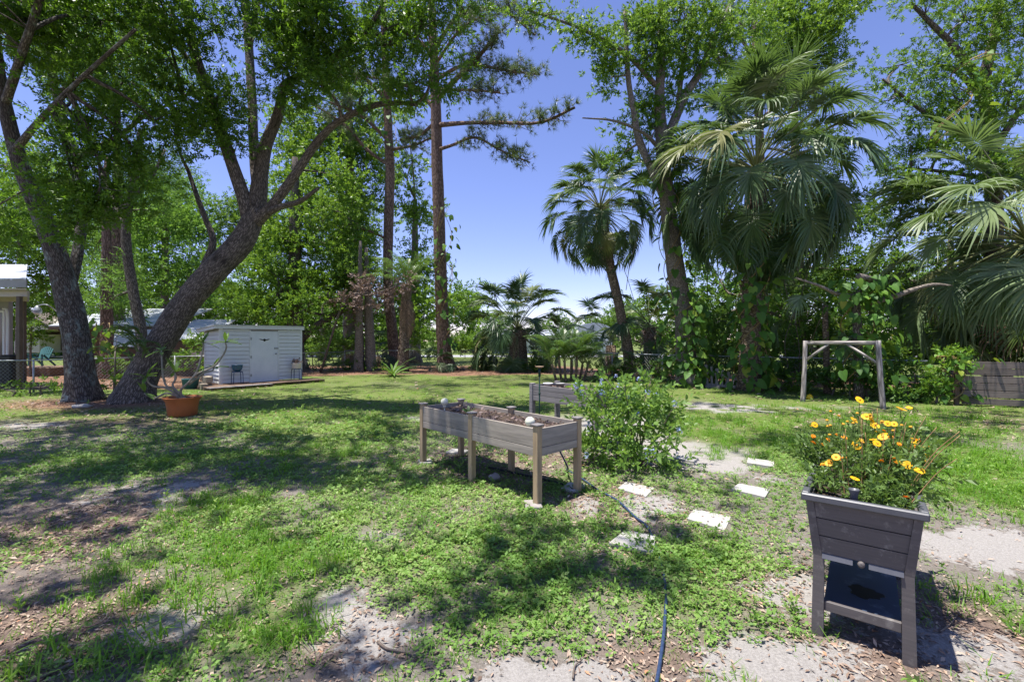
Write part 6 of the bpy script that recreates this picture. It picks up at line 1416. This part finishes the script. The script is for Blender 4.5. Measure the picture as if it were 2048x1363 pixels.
slab(gh, 'carport_opening', M['brown_trim'], [gp(80, 700, 42), gp(130, 700, 42), gp(130, 662, 42), gp(80, 662, 42)], (0, .2, 0)); slab(gh, 'column', M['house_tan'], [gp(76, 705, 39.9), gp(79, 705, 39.9), gp(79, 664, 39.9), gp(76, 664, 39.9)], (0, .2, 0))
ac = P(88, 704, 21); t = thing('adirondack_chair', 'teal plastic garden chair on the neighbour lawn between porch and oak', 'chair', (ac[0], ac[1], .5))
for k in range(7): x = (k - 3) * .085; bar(t, 'back_slat', M['teal'], ac + [x * .8, -.02, -.30], ac + [x * 1.0, .16, .26 - abs(k - 3) ** 2 * .012], .02, .075, up=(1, 0, 0))
for s in (-1, 1): bar(t, 'arm', M['teal'], ac + [s * .33, -.4, -.08], ac + [s * .33, .1, -.08], .09, .02); bar(t, 'leg', M['teal'], ac + [s * .3, -.38, -.62], ac + [s * .3, -.38, -.09], .03, .08, up=(1, 0, 0)); bar(t, 'leg', M['teal'], ac + [s * .28, .25, -.62], ac + [s * .28, -.3, -.12], .03, .08)
for k in range(4): bar(t, 'seat_slat', M['teal'], ac + [-.28, -.38 + k * .1, -.26 - k * .015], ac + [.28, -.38 + k * .1, -.26 - k * .015], .085, .02)
tag(box(None, 'low_platform', M['brown_wood'], (ac[0], ac[1], .2), (2.2, 1.6, .38), None, .02), 'low brown platform under the teal chair', 'platform')
gb = thing('arched_building', 'grey arched roof building in the distance behind the feather palm', 'building', (8.5, 52, 0))
V = []; 
for d in (52, 62):
    for a in np.linspace(0, math.pi, 11): c0 = P(1188, 663, 52); V.append([c0[0] - 2.3 * math.cos(a), d, 2.4 + 1.25 * math.sin(a)])
MB().add(V, [[i, i + 1, 12 + i, 11 + i] for i in range(10)] + [list(range(11))[::-1], list(range(11, 22))]).build('roof', M['roof_metal'], gb, smooth=False)
c0 = P(1188, 663, 52); slab(gb, 'wall', M['white_wall'], [(c0[0] - 2.2, 52.1, 0), (c0[0] + 2.2, 52.1, 0), (c0[0] + 2.2, 52.1, 2.45), (c0[0] - 2.2, 52.1, 2.45)], (0, 9.6, 0))
lb = thing('white_outbuilding', 'low white building across the field behind the short fan palm', 'building', (3.5, 58, 0))
slab(lb, 'wall', M['white_wall'], [P(985, 701, 58) * [1, 1, 0], P(1115, 701, 58) * [1, 1, 0], P(1115, 672, 58), P(985, 672, 58)], (0, 5, 0)); slab(lb, 'roof', M['roof_metal'], [P(980, 672, 57.6), P(1120, 672, 57.6), P(1120, 660, 63.5), P(980, 660, 63.5)], (0, 0, .12))
wd = slab(lb, 'window', M['glass'], [P(1060, 690, 57.95), P(1080, 690, 57.95), P(1080, 678, 57.95), P(1060, 678, 57.95)], (0, .04, 0))
rd = slab(None, 'road', M['asphalt'], [(-300, 44, .01), (300, 44, .01), (300, 50, .01), (-300, 50, .01)], (0, 0, .01)); tag(rd, kind='structure')

# ------------------------------------------------------------------ what grows and lies on the ground
def strips(fun, table, sx=1.25):
    """Points on the lawn, denser near the camera; kept with probability fun(x, y)."""
    out, sc = [], []
    for d0, d1, per, s in table:
        n = int((d1 - d0) * (d0 + d1) * sx * per); y = rng.uniform(d0, d1, n); x = rng.uniform(-1, 1, n) * sx * y * .98 + 0
        k = rng.random(n) < fun(x, y)
        out.append(np.stack([x[k], y[k]], 1)); sc.append(np.full(k.sum(), s))
    return np.concatenate(out), np.concatenate(sc)

def onground(xy, z): return np.column_stack([xy, hgt(xy[:, 0], xy[:, 1]) + z])

def clear(xy):
    """Keep the plants off the stepping stones' middle and the bare hose line: True where they may grow."""
    ok = np.ones(len(xy), bool)
    for px, py, r in ((1272, 981, .16), (1500, 983, .15), (1418, 1042, .15), (1522, 928, .16)):
        g = G(px, py); ok &= np.hypot(xy[:, 0] - g[0], (xy[:, 1] - g[1])) > r
    return ok

# ground cover: low round leaves in little whorls
def whorl(k, L, W, h, seed):
    r = np.random.default_rng(seed); out = []
    for j in range(k):
        a = j * 2 * math.pi / k + r.uniform(-.4, .4); d = nrm([math.cos(a), math.sin(a), r.uniform(.1, .7)]); s = nrm(np.cross(d, [r.normal() * .3, r.normal() * .3, 1])); n_ = np.cross(s, d)
        l, w = L * r.uniform(.7, 1.2), W * r.uniform(.8, 1.2); o = np.array([r.normal() * .012, r.normal() * .012, h * r.uniform(.3, 1.2)])
        out.append([o, o + d * l * .5 + s * w * .5, o + d * l - n_ * l * .15, o + d * l * .5 - s * w * .5])
    return np.array(out)
WH = [whorl(5, .019, .016, .018, 800 + s) for s in range(8)] + [whorl(5, .030, .020, .03, 810 + s) for s in range(3)] + [whorl(5, .013, .012, .012, 815 + s) for s in range(5)]

def scatter_up(temps, pos, scale, shade, tilt=.15):
    """Like scatter but keeps +Z of the template up."""
    N = len(pos); k, c_ = temps[0].shape[0], temps[0].shape[1]; a = rng.uniform(0, 2 * np.pi, N); ca, sa = np.cos(a), np.sin(a)
    pick = rng.integers(0, len(temps), N); T = np.stack(temps)[pick]
    X = T[..., 0] * ca[:, None, None] - T[..., 1] * sa[:, None, None]; Y = T[..., 0] * sa[:, None, None] + T[..., 1] * ca[:, None, None]
    tx, ty = rng.normal(size=(2, N)) * tilt
    Z = T[..., 2] + X * tx[:, None, None] + Y * ty[:, None, None]
    V = np.stack([X, Y, Z], -1) * np.asarray(scale).reshape(-1, 1, 1, 1) + pos[:, None, None, :]
    rn = np.clip(.5 * shade[:, None] + .5 * rng.random((N, k)), 0, 1)
    return V.reshape(-1, 3), np.arange(N * k * c_, dtype=np.int32).reshape(-1, c_), np.repeat(rn.ravel(), c_)

xy, sc_ = strips(f_clover, [(1.7, 3.0, 2300, 1.0), (3.0, 4.6, 2000, 1.05), (4.6, 7.0, 950, 1.3), (7.0, 10.5, 330, 1.9), (10.5, 14, 90, 2.6)])
k = clear(xy); xy, sc_ = xy[k], sc_[k]
V, Fc, rn = scatter_up(WH, onground(xy, 0), sc_ * rng.uniform(.5, 1.15, len(xy)), vnoise(xy[:, 0], xy[:, 1], .35, 91))
tag(put_leaves('ground_cover', V, Fc, rn, M['clover'], None), 'low round leaved weeds creeping over the sandy lawn', 'weeds', kind='stuff')

# grass tufts
def tuft(k, h, seed, w=.0055, spread=.05):
    r = np.random.default_rng(seed); out = []
    for j in range(k):
        a = r.uniform(0, 6.283); lean = r.uniform(.3, 1.5); o = np.array([r.normal() * spread, r.normal() * spread, -.005]); hh = h * r.uniform(.45, 1.1)
        d = np.array([math.cos(a), math.sin(a), 0]); s = np.array([-d[1], d[0], 0]) * w * r.uniform(.7, 1.3)
        m1 = o + d * hh * .30 * lean + [0, 0, hh * (.62 - .12 * lean)]; e = o + d * hh * .95 * lean + [0, 0, hh * (.95 - .5 * lean)]
        out.append([o - s * .5, o + s * .5, m1 + s * .45, m1 - s * .45]); out.append([m1 - s * .45, m1 + s * .45, e + s * .06, e - s * .06])
    return np.array(out)
T_LONG = [tuft(22, .15, 820 + s, .006, .045) for s in range(6)]
def turf_bit(k, h, seed, w, spread):
    r = np.random.default_rng(seed); out = []
    for j in range(k):
        a = r.uniform(0, 6.283); o = np.array([r.normal() * spread, r.normal() * spread, -.004]); d = np.array([math.cos(a), math.sin(a), 0]); s = np.array([-d[1], d[0], 0]) * w * r.uniform(.7, 1.3); hh = h * r.uniform(.4, 1.2); ln = r.uniform(.3, 1.2)
        e = o + d * hh * ln + [0, 0, hh * (1 - .35 * ln)]; out.append([o - s * .5, o + s * .5, e + s * .12, e - s * .12])
    return np.array(out)
T_SHORT = [turf_bit(14, .055, 840 + s, .005, .04) for s in range(8)]
xy, sc_ = strips(lambda x, y: np.clip(f_grass(x, y) * 1.1 - .12, 0, 1), [(1.7, 3.2, 85, 1.0), (3.2, 5.0, 65, .95), (5.0, 8.0, 42, 1.0), (8.0, 12.5, 17, 1.2)])
k = clear(xy); xy, sc_ = xy[k], sc_[k]
V, Fc, rn = scatter_up(T_LONG, onground(xy, 0), sc_ * rng.uniform(.5, 1.25, len(xy)), vnoise(xy[:, 0], xy[:, 1], .5, 95), .1)
tag(put_leaves('long_grass', V, Fc, rn, M['grass'], None), 'bright uncut grass tufts on the near lawn', 'grass', kind='stuff')
xy, sc_ = strips(lambda x, y: np.clip(.18 + .6 * f_grass(x, y) + .45 * f_clover(x, y) - .6 * f_sand(x, y) - .9 * f_straw(x, y) + .55 * np.clip((y - 7) / 3, 0, 1) * (fbm(x, y, 1.6, 71) - .2), 0, 1), [(1.7, 3.2, 240, 1.0), (3.2, 5.0, 200, 1.0), (5.0, 8.0, 130, 1.05), (8.0, 12, 62, 1.25), (12, 17, 24, 1.5), (17, 21, 9, 1.8)])
k = clear(xy); xy, sc_ = xy[k], sc_[k]
V, Fc, rn = scatter_up(T_SHORT, onground(xy, 0), sc_ * rng.uniform(.6, 1.35, len(xy)), vnoise(xy[:, 0], xy[:, 1], .6, 97), .1)
tag(put_leaves('short_grass', V, Fc, rn, M['grass'], None), 'short sparse lawn grass over the whole yard', 'grass', kind='stuff')

# taller broad leaved weeds standing out of the low cover
xy, sc_ = strips(lambda x, y: np.clip(.15 + .7 * f_clover(x, y) + .3 * f_grass(x, y) - .3 * f_sand(x, y), 0, 1), [(1.7, 3.2, 34, .55), (3.2, 5.0, 26, .6), (5.0, 8.0, 12, .75), (8.0, 12, 5, .9)])
k = clear(xy); xy, sc_ = xy[k], sc_[k]
V, Fc, rn = scatter(BUSH, onground(xy, .03), rng.normal(size=(len(xy), 3)) * .5 + [0, 0, 1.0], sc_ * rng.uniform(.45, 1.25, len(xy)), rng.random(len(xy)))
tag(put_leaves('tall_weeds', V, Fc, rn, M['clover'], None), 'taller broad leaved weeds scattered over the near lawn', 'weeds', kind='stuff')

# fallen leaves and chips
xy, sc_ = strips(lambda x, y: np.clip(.10 + .9 * f_litter(x, y) + .25 * f_straw(x, y) - .35 * f_sand(x, y), 0, 1), [(1.7, 3.2, 3000, .52), (3.2, 5.0, 1700, .65), (5.0, 8.0, 380, .95), (8.0, 13, 110, 1.3), (13, 24, 14, 2.0)])
pos = onground(xy, .006)
dr_ = rng.normal(size=(len(xy), 3)) * [1, 1, .16]
y_ = nrm(dr_); a_ = nrm(np.cross(y_, np.array([0, 0, 1.0]) + rng.normal(size=(len(xy), 3)) * .25)); b_ = np.cross(a_, y_)
T = np.stack(DEADL)[rng.integers(0, 8, len(xy))]; Rm = np.stack([a_, y_, b_], -1)
V = (np.einsum('nij,nklj->nkli', Rm, T) * (sc_ * rng.uniform(.28, 1.25, len(xy)))[:, None, None, None] + pos[:, None, None, :]).reshape(-1, 3)
tag(put_leaves('fallen_leaves', V, np.arange(len(V), dtype=np.int32).reshape(-1, 4), np.repeat(rng.random(len(xy)), 4), M['litter'], None), 'dry brown fallen leaves strewn over the ground', 'leaves', kind='stuff')
# pine straw at the foot of the pines
n = 26000; x = rng.uniform(-12, 9, n); y = rng.uniform(10, 27, n); k = rng.random(n) < f_straw(x, y); xy = np.stack([x[k], y[k]], 1); n = len(xy)
a = rng.uniform(0, 6.283, n); d = np.stack([np.cos(a), np.sin(a), np.zeros(n)], 1) * rng.uniform(.06, .16, n)[:, None]; s = np.stack([-np.sin(a), np.cos(a), np.zeros(n)], 1) * .006
p = onground(xy, .008 + 0 * xy[:, 0]) + np.stack([0 * a, 0 * a, rng.uniform(0, .03, n)], 1)
V = np.stack([p - s, p + s, p + d + np.stack([0 * a, 0 * a, rng.uniform(0, .03, n)], 1)], 1).reshape(-1, 3)
tag(put_leaves('pine_straw', V, np.arange(n * 3, dtype=np.int32).reshape(-1, 3), np.repeat(rng.random(n), 3), M['straw'] if 'straw' in M else leafmat('pine straw', [(0, (0.18, 0.08, 0.04)), (1, (0.48, 0.27, 0.15))], .7, .05, .2, (.3, .2, .1)), None), 'orange brown pine straw under the pines and oaks', 'pine straw', kind='stuff')
